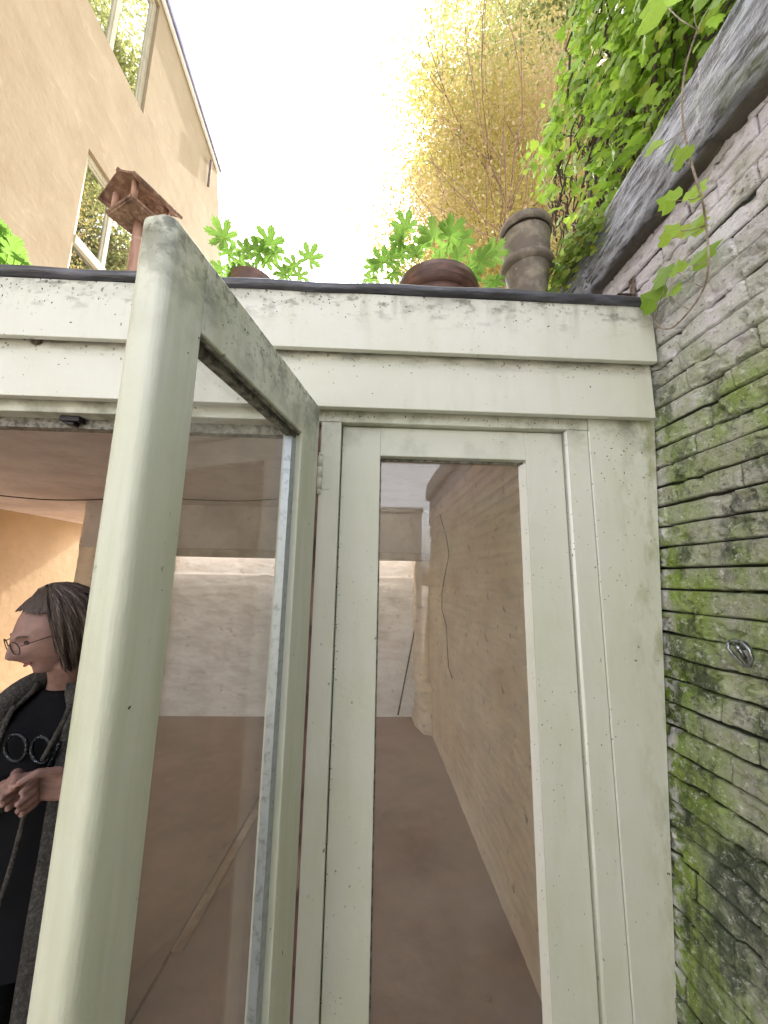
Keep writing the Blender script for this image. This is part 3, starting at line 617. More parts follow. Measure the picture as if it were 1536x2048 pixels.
L = [ivy_layer(2600, 1.0, .10, .028, .062, .3), ivy_layer(3000, 1.12, .14, .03, .06, .2), ivy_layer(2600, 1.25, .12, .03, .06, .2)]
obj('leaves', scatter(ivy_v, ivy_f, np.vstack([l[0] for l in L]), np.concatenate([l[1] for l in L]), np.concatenate([l[2] for l in L])), M_gleaf, iv)
b = MB()
for k in range(170):
    p = sample(1, PY)[0]; x = 1.03+.16*random.random(); q = [np.array([x, p[0], p[1]])]; dy = random.uniform(-.5, .5)
    for i in range(12): q.append(q[-1]+np.array([random.uniform(-.02, .02), dy*.04+random.uniform(-.03, .03), -.045]))
    q = [t for t in q if t[2] > 2.95] or q[:2]
    if len(q) > 1: b.tube(q, random.uniform(.002, .006), 5)
obj('stems', b, M_stemdark, iv)
b = MB(); b.prism([(1.36, y, z) for y, z in PY], (.06, 0, 0)); obj('gap_backing', b, mat('dark_gap_backing', (.15, .12, .08), [dict(k='n', s=(22, 30, 9), c=(.05, .04, .03), lo=.45, hi=.6), dict(k='n', s=14, c=(.22, .26, .07), lo=.5, hi=.65)], rough=1, bump=[(40, .03)]), iv)  # added dark sheet behind the leaves; its colour paints the shaded gaps
# trailing small leaves over the far end of the coping, next to the urn
pos = []; 
for k in range(520):
    u = random.random(); px = 1095+95*u+random.gauss(0, 14); py = 585-150*u+random.gauss(0, 16); pos.append(onX(px, py, .86+random.uniform(-.05, .06)))
pos = np.array(pos); n = len(pos)
tr = obj('leaves', scatter(ivy_v, ivy_f, pos, rots(np.stack([-1+.4*rng.standard_normal(n), -.5+.4*rng.standard_normal(n), .3+.5*rng.standard_normal(n)], 1), rng.standard_normal((n, 3))*.5+np.array([0, 0, -1])), .016+.018*rng.random(n)), mat('young_ivy_leaf', (.26, .34, .05), [dict(k='i', lo=.4, hi=1, c=(.12, .24, .04)), dict(k='i', lo=.15, hi=0, c=(.42, .40, .08))], rough=.4, trans=.5), iv)

# ================================================================== things on the roof
def lathe_thing(name, c, prof, mt, label, cat, parts):
    t = thing(name, c, label, cat)
    for nm, pr, mm in parts: obj(nm, MB().lathe(pr, c, 56), mm, t)
    return t
ZR = 2.502
# brown bowl pot
pc = onY(873, 556, 1.62); cx_, cy_ = pc[0], 1.62+.0; hz = onY(873, 531, 1.50)[2]-ZR
rp = .196; H = hz-.03
t = thing('flower_pot', (cx_, cy_, ZR), 'round brown glazed flower pot with ribbed sides in front of the big plant', 'flower pot')
obj('body', MB().lathe([(0, 0), (.12, 0), (.14, .02), (.160, H*.4), (.170, H*.62), (.177, H*.64), (.173, H*.70), (.179, H*.74), (.179, H*.80), (.16, H*.81), (.15, H*.5)], (cx_, cy_, ZR), 64), M_terra, t)
obj('rim', MB().lathe([(.170, H*.80), (rp, H*.82), (rp+.004, H*.93), (rp-.004, H), (.172, H*1.0), (.166, H*.86)], (cx_, cy_, ZR), 64), M_terra, t)
obj('soil', MB().lathe([(.166, H*.9), (.0, H*.92)], (cx_, cy_, ZR), 30), M_jagged, t)
pot1 = (cx_, cy_, ZR+H)
pc = onY(497, 545, 1.6); H2 = pc[2]-ZR-.005; cx2 = pc[0]
t = thing('flower_pot', (cx2, 1.66, ZR), 'dark brown flower pot just showing over the roof edge beside the open door', 'flower pot')
obj('body', MB().lathe([(0, 0), (.07, 0), (.095, H2*.8), (.085, H2*.8)], (cx2, 1.66, ZR), 40), M_terra, t)
obj('rim', MB().lathe([(.09, H2*.8), (.105, H2*.82), (.105, H2), (.09, H2), (.085, H2*.86), (0, H2*.87)], (cx2, 1.66, ZR), 40), M_terra, t)
pot2 = (cx2, 1.66, ZR+H2)
# tall clay urn
uc = onY(1052, 500, 1.62); ux = uc[0]; Hu = onY(1050, 462, 1.62)[2]-ZR; hl = onY(1050, 532, 1.60)[2]-ZR
t = thing('chimney_pot', (ux, 1.62, ZR), 'tall weathered clay pot with two rims beside the ivy', 'clay pot')
obj('body', MB().lathe([(0, 0), (.088, 0), (.080, hl*.3), (.078, hl*.6), (.088, hl*.8), (.106, hl*.97)], (ux, 1.62, ZR), 48, .01), M_urn, t)
obj('lower_rim', MB().lathe([(.104, hl*.96), (.126, hl*.975), (.129, hl*.995), (.125, hl*1.02), (.108, hl*1.03)], (ux, 1.62, ZR), 48), M_urn, t)
obj('neck', MB().lathe([(.108, hl*1.02), (.113, hl*1.2), (.118, Hu*.93)], (ux, 1.62, ZR), 48), M_urn, t)
obj('upper_rim', MB().lathe([(.116, Hu*.95), (.124, Hu*.955), (.127, Hu*.98), (.124, Hu), (.10, Hu), (.098, Hu*.7), (0, Hu*.7)], (ux, 1.62, ZR), 48), M_urn, t)
sn = onY(998, 578, 1.45); b = MB(); b.ball(sn, (.011, .011, .009), 10); b.ball(sn+np.array([.012, 0, .002]), (.009, .009, .008), 10)
tag(obj('snail', b, mat('pale_shell', (.35, .27, .18), [dict(k='n', s=150, c=(.12, .08, .05))], rough=.4)), 'pale banded snail shell on the roof edge between brown pot and clay urn', 'snail')

random.seed(31)
def pelarg(name, root, specs, Y, label, group):
    t = thing(name, root, label, 'plant', group); b = MB(); pos = []; nr = []; tp = []; sc2 = []
    for (px, py, spx, a) in specs:
        yy = Y+random.uniform(-.08, .10); q = onY(px, py, yy); s = spx/2/FPX*np.linalg.norm(q-EYE)*.98
        pos.append(q); sc2.append(s); nr.append((random.uniform(-.3, .3), .55+random.uniform(-.3, .3), .8)); tp.append((math.sin(R_(a)), -.6*math.cos(R_(a)), .8*math.cos(R_(a))))
        mid = (np.array(root)+q)/2+np.array([(q[0]-root[0])*.1, 0, .03]); b.tube(smoothp([root, mid, q], 5), .0022, 5)
    obj('stems', b, M_gleaf, t); obj('leaves', scatter(pal_v, pal_f, np.array(pos), rots(np.array(nr), np.array(tp)), sc2), M_pleaf, t); return t
G = 'pelargonium plants on the shed roof'
pelarg('potted_plant', (pot2[0], 1.66, pot2[2]-.02), [(448, 476, 66, -20), (455, 508, 50, 40), (478, 520, 56, 160), (540, 490, 74, 20), (520, 505, 60, -60), (530, 515, 50, 120), (442, 540, 44, -80), (455, 548, 44, 100), (492, 505, 48, 10), (506, 540, 30, 60), (475, 545, 34, -20), (618, 518, 60, 30), (590, 535, 52, -40), (572, 548, 50, -90), (596, 553, 46, 60), (420, 545, 34, 0), (548, 505, 44, 170)], 1.62, 'bright green palmate leaved plant in the pot beside the open door', G)
pelarg('potted_plant', (pot1[0], pot1[1], pot1[2]-.02), [(812, 458, 62, -30), (802, 480, 50, -80), (868, 476, 76, -10), (900, 472, 70, 40), (920, 482, 56, 90), (845, 495, 50, -50), (766, 525, 58, -40), (748, 535, 44, -90), (742, 556, 44, 200), (785, 545, 40, 140), (798, 510, 60, 10), (780, 520, 50, 60), (880, 500, 50, 140), (960, 520, 64, 60), (985, 512, 60, 30), (940, 525, 54, 110), (975, 568, 56, 80), (990, 562, 44, 150), (915, 515, 46, 10), (830, 510, 42, -20), (945, 545, 46, 170), (905, 540, 40, 60)], 1.56, 'spreading bright green plant with palmate leaves in the ribbed brown pot', G)
rt = onY(5, 560, 1.7); pelarg('potted_plant', (rt[0], 1.7, ZR), [(0, 470, 80, -10), (18, 490, 70, 30), (-10, 505, 80, -60), (30, 512, 60, 70), (8, 522, 70, 120), (44, 526, 44, 90), (-20, 480, 70, 0)], 1.6, 'bright green leafy plant at the far left end of the roof', G)
# bird table on a post
by = 1.72; b0 = onY(263, 545, by); bt = onY(268, 455, by); bxp = b0[0]+.0
bf = thing('bird_table', (bxp, by, ZR), 'brown wooden bird table with pitched roof on a post', 'bird table')
lean = .0
zp = onY(255, 447, by)[2]; zroof = onY(262, 368, by-.05)[2]
obj('post', MB().tube([(bxp, by, ZR), (bxp+.004, by, zp)], [.026, .024], 14), M_fpost, bf)
ang = R_(-28)
ca, sa = math.cos(ang), math.sin(ang)
def rot2(x, y): return (bxp+x*ca-y*sa, by+x*sa+y*ca)
b = MB(); hw = .098
pf = [rot2(-hw, -hw), rot2(hw, -hw), rot2(hw, hw), rot2(-hw, hw)]
b.prism([(x, y, zp) for x, y in pf], (0, 0, .014)); obj('platform', b, M_fwood, bf, .002)
b = MB()
for s0, s1 in (((-hw, -hw), (hw, -hw)), ((hw, -hw), (hw, hw)), ((hw, hw), (-hw, hw)), ((-hw, hw), (-hw, -hw))):
    a_, c_ = rot2(*s0), rot2(*s1); b.tube([(a_[0], a_[1], zp+.018), (c_[0], c_[1], zp+.018)], .009, 8)
obj('platform_rail', b, M_fwood, bf)
zr0 = zroof-.088
for sx in (-1, 1):
    for sy in (-1, 1):
        x, y = rot2(sx*hw*.82, sy*hw*.82); obj('roof_post', MB().tube([(x, y, zp+.014), (x, y, zr0+.045)], .015, 10), M_fpost, bf)
b = MB(); ov = .126; 
for sx in (-1, 1):
    P4 = [(0, -ov, zroof), (sx*ov*1.12, -ov, zr0), (sx*ov*1.12, ov, zr0), (0, ov, zroof)]
    w4 = [(*rot2(x, y), z) for x, y, z in P4]; 
    b.prism(w4 if sx > 0 else w4[::-1], (0, 0, .012))
obj('roof', b, M_fwood, bf, .001)
b = MB(); a_ = rot2(0, -ov-.004); c_ = rot2(0, ov+.004); b.tube([(a_[0], a_[1], zroof+.008), (c_[0], c_[1], zroof+.008)], .012, 8); 
for sx in (-1, 1):
    a_ = rot2(sx*ov*1.12, -ov); c_ = rot2(sx*ov*1.12, ov); b.tube([(a_[0], a_[1], zr0+.004), (c_[0], c_[1], zr0+.004)], .010, 8)
obj('roof_edge_batten', b, M_fwood, bf)
# small nest box behind the post
nb = onY(288, 540, 1.9); nz = onY(284, 475, 1.9)[2]
nt_ = thing('nest_box', (nb[0]+.02, 1.93, ZR), 'dark reddish nest box on a stake behind the bird table post', 'nest box')
x = nb[0]+.03
obj('stake', MB().box(x-.03, x+.03, 1.93, 1.95, ZR, nz-.08), mat('dark_red_wood', (.10, .035, .03), [dict(k='n', s=20, c=(.16, .07, .05))], rough=.7), nt_)
obj('shelf', MB().box(x-.055, x+.05, 1.90, 1.99, nz-.079, nz-.055), M_whitetrim, nt_)
obj('box', MB().box(x-.035, x+.04, 1.91, 1.98, nz-.054, nz+.01), mat('black_wood', (.02, .015, .018), rough=.6), nt_)
obj('lid', MB().box(x-.05, x+.05, 1.90, 1.99, nz+.011, nz+.022), M_fwood, nt_)

# ================================================================== neighbouring house on the left
XH = -4.4
hs_ = thing('house', (XH-3, 4, 0), 'tall ochre rendered house with cream framed windows', 'house')
W1 = (4.05, 5.93, 10.08, 12.72); W2 = (4.96, 6.75, 5.2, 7.99)
ys = [-1.5, 4.05, 4.96, 5.93, 6.75, 8.0]; zs = [0, 5.2, 7.99, 10.08, 12.72]
def rooz(y): return 12.575+(8.913-y)*.139
b = MB()
for i in range(len(ys)-1):
    for j in range(len(zs)-1):
        ym = (ys[i]+ys[i+1])/2; zm = (zs[j]+zs[j+1])/2
        if (W1[0] < ym < W1[1] and W1[2] < zm < W1[3]) or (W2[0] < ym < W2[1] and W2[2] < zm < W2[3]): continue
        b.add([(XH, ys[i], zs[j]), (XH, ys[i+1], zs[j]), (XH, ys[i+1], zs[j+1]), (XH, ys[i], zs[j+1])], [(0, 1, 2, 3)])
    b.add([(XH, ys[i], 12.72), (XH, ys[i+1], 12.72), (XH, ys[i+1], rooz(ys[i+1])), (XH, ys[i], rooz(ys[i]))], [(0, 1, 2, 3)])
edge = [(10.9, 0), (10.05, 9.3), (9.735, 10.358), (8.985, 12.30), (8.913, rooz(8.913))]
b.add([(XH, 8.0, 0)]+[(XH, y, z) for y, z in edge]+[(XH, 8.0, rooz(8.0))], [tuple(range(7))])
for (a0, a1, c0, c1) in (W1, W2):       # reveals
    d = .14; q = [(a0, c0), (a1, c0), (a1, c1), (a0, c1)]
    for k in range(4):
        (ya, za), (yb_, zb_) = q[k], q[(k+1) % 4]; b.add([(XH, ya, za), (XH-d, ya, za), (XH-d, yb_, zb_), (XH, yb_, zb_)], [(0, 1, 2, 3)])
for k in range(4):                       # far end wall
    (ya, za), (yb_, zb_) = edge[k], edge[k+1]; b.add([(XH, ya, za), (XH-6, ya, za), (XH-6, yb_, zb_), (XH, yb_, zb_)], [(0, 1, 2, 3)])
b.add([(XH, -1.5, 0), (XH-6, -1.5, 0), (XH-6, -1.5, rooz(-1.5)), (XH, -1.5, rooz(-1.5))], [(0, 1, 2, 3)])
obj('wall', b, M_ochre, hs_)
b = MB().box(XH-6, XH-.35, -1.4, 8.6, 0, 12.5); obj('core', b, M_jagged, hs_)
b = MB(); y0, y1 = -1.5, 8.95
b.prism([(XH+.10, y0, rooz(y0)+.0), (XH+.10, y0, rooz(y0)+.12), (XH-6, y0, rooz(y0)+.12), (XH-6, y0, rooz(y0))][::-1], (0, y1-y0, rooz(y1)-rooz(y0))); obj('roof_edge', b, M_zinc, hs_)
b = MB(); b.prism([(XH+.012, y0, rooz(y0)-.11), (XH+.06, y0, rooz(y0)-.11), (XH+.06, y0, rooz(y0)-.005), (XH+.012, y0, rooz(y0)-.005)], (0, y1-y0-.02, rooz(y1)-rooz(y0))); obj('roof_trim', b, M_whitetrim, hs_)
pp = onX(419, 350, XH+.06); b = MB().tube([(XH+.06, pp[1], pp[2]-.35), (XH+.06, pp[1], pp[2]+.45)], .03, 8); obj('drainpipe', b, M_iron, hs_)
M_wglass = glass('house_glass', tint=(.35, .38, .33), gain=5.5)
def window(a0, a1, c0, c1, mull, rail, x=XH-.06):
    fr = MB(); w_ = .09; d = .07
    fr.box(x-d, x, a0, a0+w_, c0, c1); fr.box(x-d, x, a1-w_, a1, c0, c1)
    fr.box(x-d, x, a0+w_, a1-w_, c0, c0+w_); fr.box(x-d, x, a0+w_, a1-w_, c1-w_, c1)
    for y in mull: fr.box(x-d, x-.01, y-.035, y+.035, rail[1] if rail else c0+w_, c1-w_)
    if rail: fr.box(x-d, x+.02, a0+w_, a1-w_, rail[0], rail[1])
    o = obj('window', fr, M_cream, hs_, .006)
    # inner sash
    i0 = [a0+w_]+[y+.035 for y in mull]; i1 = [y-.035 for y in mull]+[a1-w_]
    for ya, yb_ in zip(i0, i1):
        z0 = rail[1] if rail else c0+w_; s = MB(); e_ = .035
        s.box(x-.06, x-.025, ya, ya+e_, z0, c1-w_); s.box(x-.06, x-.025, yb_-e_, yb_, z0, c1-w_); s.box(x-.06, x-.025, ya+e_, yb_-e_, z0, z0+e_); s.box(x-.06, x-.025, ya+e_, yb_-e_, c1-w_-e_, c1-w_); obj('sash', s, M_cream, o, .003)
    obj('pane', MB().box(x-.05, x-.045, a0+w_+.001, a1-w_-.001, c0+w_, c1-w_), M_wglass, o)
    return o
window(*W1, [5.1], None); window(*W2, [5.66], (6.42, 6.56))

# ================================================================== trees
random.seed(12); rng = np.random.default_rng(5)
def limb(mb, p, d, r, L, depth, tips, spread=.5):
    q = [np.array(p)]; rs = [r]; d = np.array(d, float); n = 6
    for k in range(n):
        d = d+np.array([random.gauss(0, .14), random.gauss(0, .14), random.gauss(.02, .1)]); d /= np.linalg.norm(d); q.append(q[-1]+d*L/n); rs.append(r*(1-.6*(k+1)/n))
    mb.tube(q, rs, 6)
    tips += q[2:]
    if depth:
        for k in range(4):
            i = random.randint(2, n); dd = d+spread*np.array([random.gauss(0, 1), random.gauss(0, 1), random.gauss(.1, .8)]); limb(mb, q[i], dd/np.linalg.norm(dd), rs[i]*.75, L*.68, depth-1, tips, spread)
def tree(name, base, hgt, r0, cen, rad, nleaf, ls, ml, mbk, label, clump=None):
    t = thing(name, base, label, 'tree'); b = MB(); tips = []
    base = np.array(base, float); cen = np.array(cen, float); top = np.array([cen[0], cen[1], cen[2]])
    path = [base+(top-base)*u+np.array([.15*math.sin(u*5), .12*math.cos(u*4), 0])-np.array([0, .12, 0])*(1-0) for u in np.linspace(0, 1, 10)]
    tr_ = MB().tube(path, [r0*(1-.75*u) for u in np.linspace(0, 1, 10)], 12); obj('trunk', tr_, M_bark, t)
    for k in range(30):
        u = random.uniform(.3, 1); i = int(u*9); a = random.uniform(0, 6.28)
        limb(b, path[i], np.array([math.cos(a), math.sin(a), random.uniform(.1, .9)]), r0*.38*(1.2-u), rad[0]*.8, 2, tips)
    obj('branches', b, mbk, t)
    tips = np.array(tips); rr_ = np.array(rad)
    ok = (((tips-cen)/rr_)**2).sum(1) < 1.2; tips = tips[ok] if ok.sum() > 20 else tips
    extra = rng.standard_normal((420, 3)); extra /= np.linalg.norm(extra, axis=1, keepdims=True); extra = cen+extra*rr_*(.45+.55*rng.random((420, 1)))
    cl = np.vstack([tips, extra]); idx = rng.integers(0, len(cl), nleaf)
    pos = cl[idx]+rng.standard_normal((nleaf, 3))*rad[0]*.085
    tv = [(0, 0, 0), (.32, .45, .06), (0, 1, 0), (-.32, .45, .06)]; tf = [(0, 1, 2, 3)]
    nr = rng.standard_normal((nleaf, 3))+np.array([0, 0, .6]); tp = rng.standard_normal((nleaf, 3))+np.array([0, 0, -.8])
    obj('crown', scatter(tv, tf, pos, rots(nr, tp), ls*(.6+.7*rng.random(nleaf))), ml, t); return t
tree('yellow_tree', (4.6, 10.4, 0), 0, .30, (4.45, 9.0, 10.8), (5.0, 3.0, 9.2), 200000, .078, M_yleaf, M_birch, 'large yellow autumn tree behind the shed beside the ivy')
tree('garden_tree', (6.0, 15, 0), 0, .35, (6.7, 14.5, 24), (4.6, 3.5, 14), 150000, .20, M_farleaf, M_bark, 'very tall yellow green tree far behind the yellow tree, mirrored in the house windows')
b = MB().box(-4.3, .80, -3.5, -3.22, 0, 2.6); b.box(-4.35, .82, -3.54, -3.18, 2.601, 2.67); tag(obj('bounce_wall', b, M_bounce), 'unseen pale wall behind the viewer, added to bounce light', 'wall')  # out of view; kept pale to throw light onto the shed front

# ================================================================== person in the doorway
YP = 1.30
hd = onY(112, 1262, 1.24)
per = thing('person', (hd[0]+.02, 1.36, 0.0), 'woman in glasses, black top and grey fleece, hands clasped in the doorway, looking left', 'person')
fdir = np.array([-.52, -.80, -.34]); fdir /= np.linalg.norm(fdir)
upv = np.array([.12, .12, 1.]); upv -= fdir*(upv@fdir); upv /= np.linalg.norm(upv); lat = np.cross(fdir, upv)     # lat: to her right side... local +X
HR = np.stack([lat, fdir, upv], 1)
def gs(x, c, s): return math.exp(-((x-c)/s)**2)
def headpt(a, bb):
    # unit direction -> shaped head; local x lateral, y face, z up
    x = math.sin(a)*math.cos(bb); y = math.sin(a)*math.sin(bb); z = math.cos(a)
    X, Y_, Z = .072*x, .093*y, .112*z
    if z < 0: X *= 1-.30*(-z)**1.5
    if y > 0:
        Y_ = Y_*(1-.12*max(0, -z))+.004*gs(z, .2, .2)*gs(x, 0, .6)
        Y_ += .030*gs(x, 0, .21)*gs(z, -.26, .16)+.018*gs(x, 0, .12)*gs(z, -.04, .18)     # nose
        Y_ += .009*gs(x, 0, .3)*gs(z, -.48, .09)+.004*gs(x, 0, .3)*gs(z, -.60, .07)       # lips
        Y_ += .030*gs(x, 0, .42)*gs(z, -.90, .20)                                          # chin
        Y_ += -.013*(gs(x, .38, .18)+gs(x, -.38, .18))*gs(z, .06, .12)                      # sockets
        Y_ += .007*(gs(x, .5, .22)+gs(x, -.5, .22))*gs(z, -.2, .2)                         # cheeks
        Y_ += .005*gs(z, .24, .09)*gs(x, 0, .6)                                            # brow
        Y_ += -.004*gs(z, -.54, .03)*gs(x, 0, .3)
    else: Y_ *= 1.0
    return np.array([X, Y_, Z])
hm = MB(); n1, n2 = 60, 90; vs = []
for i in range(n1+1):
    for j in range(n2):
        vs.append(hd+HR@headpt(math.pi*i/n1, 2*math.pi*j/n2))
hm.add(vs, [(i*n2+j, (i+1)*n2+j, (i+1)*n2+(j+1) % n2, i*n2+(j+1) % n2) for i in range(n1) for j in range(n2)], True)
def HL(x, y, z): return hd+HR@np.array([x, y, z])
bx_ = hd[0]-.012; by_ = 1.36
neck_b = np.array([bx_, by_-.01, hd[2]-.190])
def T(pts_, rs_): hm.tube(pts_, rs_, 18)
T([HL(0, -.02, -.03), HL(0, -.01, -.09), neck_b+np.array([0, -.01, .03]), neck_b-np.array([0, 0, .03])], [.052, .05, .052, .07])
hm.ball(HL(.073, -.005, -.01), (.010, .018, .030), 8, HR); hm.ball(HL(-.073, -.005, -.01), (.010, .018, .030), 8, HR)
zs0 = neck_b[2]-.03; pel = zs0-.50
def ring_tor(z, rx, ry, cy): return (z, rx, ry, cy)
tor = [(zs0+.02, .07, .06, 0), (zs0-.02, .14, .08, 0), (zs0-.07, .175, .10, 0), (zs0-.18, .165, .115, -.01), (zs0-.30, .145, .105, 0), (zs0-.40, .15, .11, 0), (zs0-.50, .175, .125, 0), (zs0-.60, .165, .12, 0), (zs0-.66, .10, .08, 0)]
def loft(mb, rings, grow=0, n=36, fold=0, a0=0, a1=2*math.pi, cx=None, cyy=None):
    cx = bx_ if cx is None else cx; cyy = by_ if cyy is None else cyy; vs = []
    cl = a1-a0 > 6.2; m_ = n if cl else n+1
    for (z, rx, ry, cy) in rings:
        for j in range(m_):
            q = a0+(a1-a0)*j/n; g_ = grow+fold*(math.sin(q*9+z*7)+.6*math.sin(q*17-z*11))
            vs.append((cx+(rx+g_)*math.cos(q), cyy+cy+(ry+g_)*math.sin(q), z))
    k = len(rings); fs = [(i*m_+j, i*m_+(j+1) % m_, (i+1)*m_+(j+1) % m_, (i+1)*m_+j) for i in range(k-1) for j in range(n)]
    if cl: fs += [tuple(range(m_)), tuple((k-1)*m_+j for j in range(m_))[::-1]]
    mb.add(vs, fs, True)
loft(hm, tor)
hc_ = onY(62, 1572, 1.16)          # clasped hands centre
shR = np.array([bx_-.17, by_, zs0-.06]); shL = np.array([bx_+.15, by_, zs0-.06])
elR = np.array([bx_-.26, by_-.03, zs0-.31]); elL = np.array([bx_+.185, by_-.05, zs0-.31])
wrR = hc_+np.array([-.075, .03, -.02]); wrL = hc_+np.array([.085, .03, -.02])
for s_, e_, w_ in ((shR, elR, wrR), (shL, elL, wrL)): T([s_, (s_+e_)/2, e_, (e_+w_)/2, w_], [.052, .046, .040, .036, .026])
for sx in (-1, 1):
    hip = np.array([bx_+sx*.085, by_, zs0-.60]); kn = np.array([bx_+sx*.095, by_-.02, .46]); an = np.array([bx_+sx*.10, by_+.01, .09])
    T([hip, (hip+kn)/2, kn, (kn+an)/2+np.array([0, .01, .03]), an], [.090, .075, .058, .055, .038]); T([an+np.array([0, .03, -.035]), an+np.array([0, -.08, -.05]), an+np.array([0, -.17, -.06])], [.035, .038, .026])
def hand(w_, pal, fdir_, thumb, curl):
    """palm slab + 4 curling fingers + thumb.  w_ wrist, pal = direction wrist->knuckles, fdir_ = across the palm, thumb side +"""
    pal = pal/np.linalg.norm(pal); ac = fdir_-pal*(fdir_@pal); ac /= np.linalg.norm(ac); nn = np.cross(pal, ac)*curl
    for k in range(4):
        o_ = (k-1.5)*.019
        hm.tube([w_+ac*o_*.6, w_+pal*.045+ac*o_*.9, w_+pal*.082+ac*o_], [.015, .014, .0115], 10)
        Lf = [.062, .075, .070, .055][k]; q = w_+pal*.082+ac*o_; d = pal.copy(); P = [q]
        for sgm, (fr_, ag) in enumerate(((.45, 35), (.32, 60), (.23, 45))):
            cang = R_(ag+4*k); d = d*math.cos(cang)+nn*math.sin(cang); d /= np.linalg.norm(d); q = q+d*Lf*fr_*1.25; P.append(q)
        hm.tube(P, [.0105, .0098, .0088, .0070], 10)
    tb = w_+pal*.022-ac*.026*thumb; hm.tube([tb+pal*.0, tb+(pal*.6-ac*thumb*.6+nn*.3)*.035, tb+(pal*1.3-ac*thumb*.7+nn*.9)*.045, tb+(pal*1.7-ac*thumb*.3+nn*1.3)*.05], [.015, .013, .011, .008], 10)
hand(wrR, np.array([1., -.25, .15]), np.array([0, .2, -1.]), 1, -1)
hand(wrL, np.array([-1., -.30, .30]), np.array([0, .2, -1.]), 1, 1)
obj('body', hm, M_skin, per, remesh=.0042)
# hair: cap with strands hanging past the jaw on the visible side
hr = MB(); vs = []
n1, n2 = 46, 100
def hairpt(a, bb):
    z = math.cos(a); y = math.sin(a)*math.sin(bb); x = math.sin(a)*math.cos(bb)
    st = 1+.05*math.sin(bb*23+3*a)+.035*math.sin(bb*41+a*5)
    p_ = np.array([.088*x*st, .108*y*st-.010, .124*z+.006])
    if z < 0: p_[2] *= 1.1; p_[0] *= 1-.1*(-z)
    return p_
keepf = []
for i in range(n1+1):
    for j in range(n2): vs.append(hd+HR@hairpt(math.pi*.80*i/n1, 2*math.pi*j/n2))
def facehole(i, j):
    a = math.pi*.80*(i+.5)/n1; q = 2*math.pi*(j+.5)/n2; y = math.sin(a)*math.sin(q); z = math.cos(a); x = math.sin(a)*math.cos(q)
    return y > (.20+.05*math.sin(q*19)) and z < .74-.22*abs(x)
hr.add(vs, [(i*n2+j, (i+1)*n2+j, (i+1)*n2+(j+1) % n2, i*n2+(j+1) % n2) for i in range(n1) for j in range(n2) if not facehole(i, j)], True)
for k in range(900):
    q = random.uniform(math.pi*.90, math.pi*2.10) if k % 4 else random.choice([random.uniform(-.15, .42), math.pi-random.uniform(-.15, .42)])
    p_ = []; e_ = random.uniform(.60, .90); of = random.uniform(.98, 1.10); ph = random.uniform(0, 6)
    for u in np.linspace(.03, e_, 10):
        t0 = hairpt(math.pi*u, q+.10*math.sin(u*6+ph)*u); t0 = t0*(of+.02*math.sin(u*9+ph)); p_.append(hd+HR@t0)
    hr.tube(p_, [.0012, .0024, .0026, .0026, .0026, .0024, .0022, .0018, .0012, .0006], 4, cap=False)
obj('hair', hr, M_hair, per)
# glasses, eyes, brows, lips
gl_ = MB()
for sx in (-1, 1):
    rg = []
    for k in range(21):
        q = 2*math.pi*k/20; rg.append(HL(sx*.031+.024*math.cos(q), .103+.004-abs(.024*math.cos(q)*sx+.031)*.12, .004+.019*math.sin(q)-.002))
    gl_.tube(rg, .0013, 6); gl_.tube([HL(sx*.055, .098, .010), HL(sx*.076, .04, .012), HL(sx*.077, -.005, .006)], .0014, 6)
gl_.tube([HL(-.008, .106, .008), HL(0, .109, .011), HL(.008, .106, .008)], .0013, 6); obj('glasses', gl_, M_glasses, per)
ey = MB()
for sx in (-1, 1): obj('eye', MB().ball(HL(sx*.030, .0755, .006), (.011, .008, .006), 10, HR), M_eye, per)
bw = MB()
for sx in (-1, 1): obj('eyebrow', MB().tube([HL(sx*.014, .0925, .024), HL(sx*.030, .089, .029), HL(sx*.046, .076, .025)], [.002, .003, .0015], 6), M_hair, per)
lpz = MB(); lpz.tube([HL(-.021, .076, -.057), HL(-.008, .0855, -.053), HL(0, .0865, -.054), HL(.008, .0855, -.053), HL(.021, .076, -.057)], [.001, .0035, .0032, .0035, .001], 8); lpz.tube([HL(-.019, .076, -.060), HL(0, .0855, -.064), HL(.019, .076, -.060)], [.001, .0045, .001], 8); obj('lips', lpz, M_lip, per)
# black knitted top
kt = MB(); loft(kt, [(zs0+.035, .072, .062, -.01), (zs0+.02, .085, .07, -.01), (zs0-.02, .152, .092, 0), (zs0-.07, .188, .118, 0), (zs0-.18, .182, .135, -.01), (zs0-.30, .166, .125, 0), (zs0-.42, .172, .13, 0), (zs0-.55, .190, .142, 0), (zs0-.66, .190, .144, 0)], n=60, fold=.0015)
for s_, e_, w_ in ((shR, elR, wrR), (shL, elL, wrL)): kt.tube([s_, (s_+e_)/2, e_, (e_+w_)/2, e_+(w_-e_)*.9], [.066, .058, .052, .046, .036], 18)
obj('black_top', kt, M_knit, per)
tz = MB()
for sx in (-1, 1): tz.tube([(bx_+sx*.085, by_, zs0-.52), (bx_+sx*.10, by_, .50), (bx_+sx*.105, by_+.01, .10)], [.112, .085, .065], 18)
obj('trousers', tz, M_knit, per)
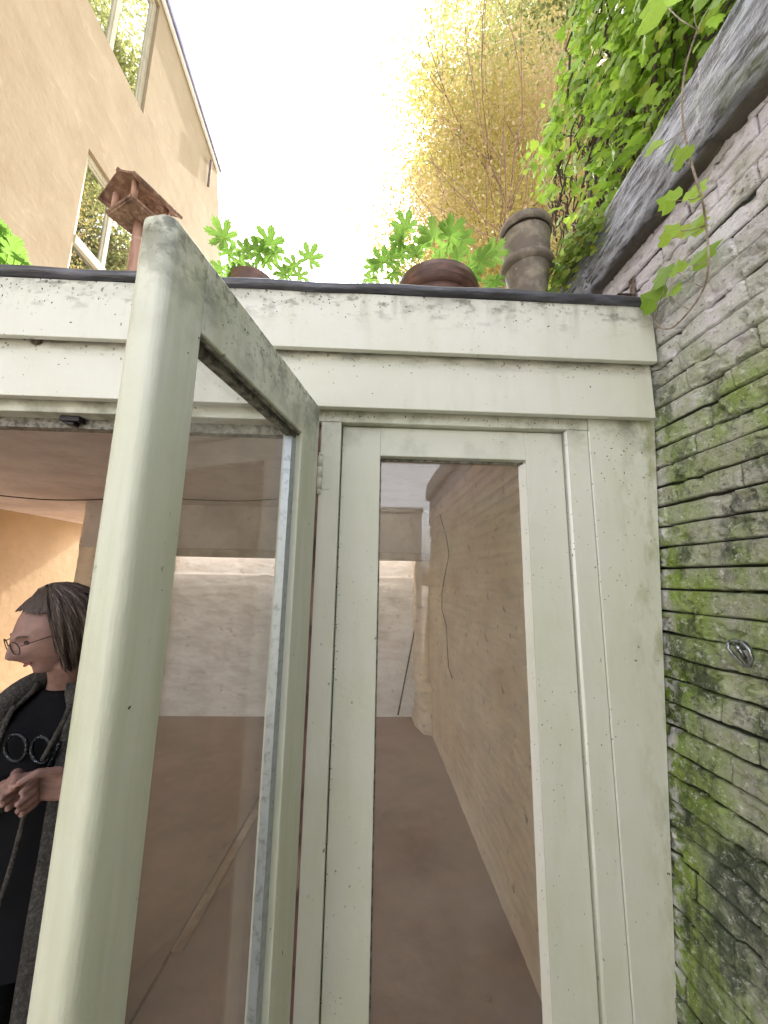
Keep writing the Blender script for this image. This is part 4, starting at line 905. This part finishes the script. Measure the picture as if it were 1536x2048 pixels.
# grey fleece: back shell and two open fronts
fj = MB(); R0 = [(zs0+.055, .088, .078, 0), (zs0+.03, .10, .09, 0), (zs0-.015, .17, .11, 0), (zs0-.07, .202, .14, 0), (zs0-.2, .197, .155, 0), (zs0-.35, .19, .155, 0), (zs0-.50, .205, .17, 0), (zs0-.72, .215, .18, 0), (zs0-.88, .22, .185, 0)]
loft(fj, R0, n=70, fold=.004, a0=R_(-66), a1=R_(240)); fj.tube(smoothp([(bx_-.15, by_-.115, zs0-.10), (bx_-.115, by_-.10, zs0+.01), (bx_-.075, by_-.03, zs0+.06), (bx_, by_+.06, zs0+.075), (bx_+.075, by_-.03, zs0+.06), (bx_+.115, by_-.10, zs0+.01), (bx_+.13, by_-.12, zs0-.10)], 5), .030, 12); fjo = obj('fleece_jacket', fj, M_fleece, per); sdm = fjo.modifiers.new('thick', 'SOLIDIFY'); sdm.thickness = .012
sv = MB()
for s_, e_, w_ in ((shR, elR, wrR), (shL, elL, wrL)): sv.tube([s_+np.array([0, 0, .01]), (s_+e_)/2, e_, (e_+w_)/2, e_+(w_-e_)*.8], [.08, .072, .066, .060, .052], 20)
obj('sleeves', sv, M_fleece, per)
# cords that hang in front of the top
for pts_ in ([(140, 1410), (128, 1440), (104, 1485), (85, 1520)], [(28, 1412), (14, 1440), (2, 1470), (-14, 1510)], [(50, 1625), (34, 1690), (14, 1760), (-10, 1830)]):
    obj('cord', MB().tube(smoothp([onY(x, y, by_-.165) for x, y in pts_], 5), .0065, 8), M_fleece, per)
# sequin letters on the chest
def letter(pts_, cl=True, nm='sequin_letter'):
    P = smoothp([onY(x, y, by_-.150) for x, y in pts_], 4); obj(nm, MB().tube(P, .0055, 8), M_sequin, per)
letter([(32+22*math.cos(q), 1495+27*math.sin(q)) for q in np.linspace(0, 2*math.pi, 15)])
letter([(83+20*math.cos(q), 1500+27*math.sin(q)) for q in np.linspace(0, 2*math.pi, 15)])
letter([(120, 1484), (112, 1505), (103, 1522), (97, 1538)])
for o in bpy.data.objects:
    if o.type == 'MESH' and o.data.materials and o.data.materials[0] is M_terra: pass
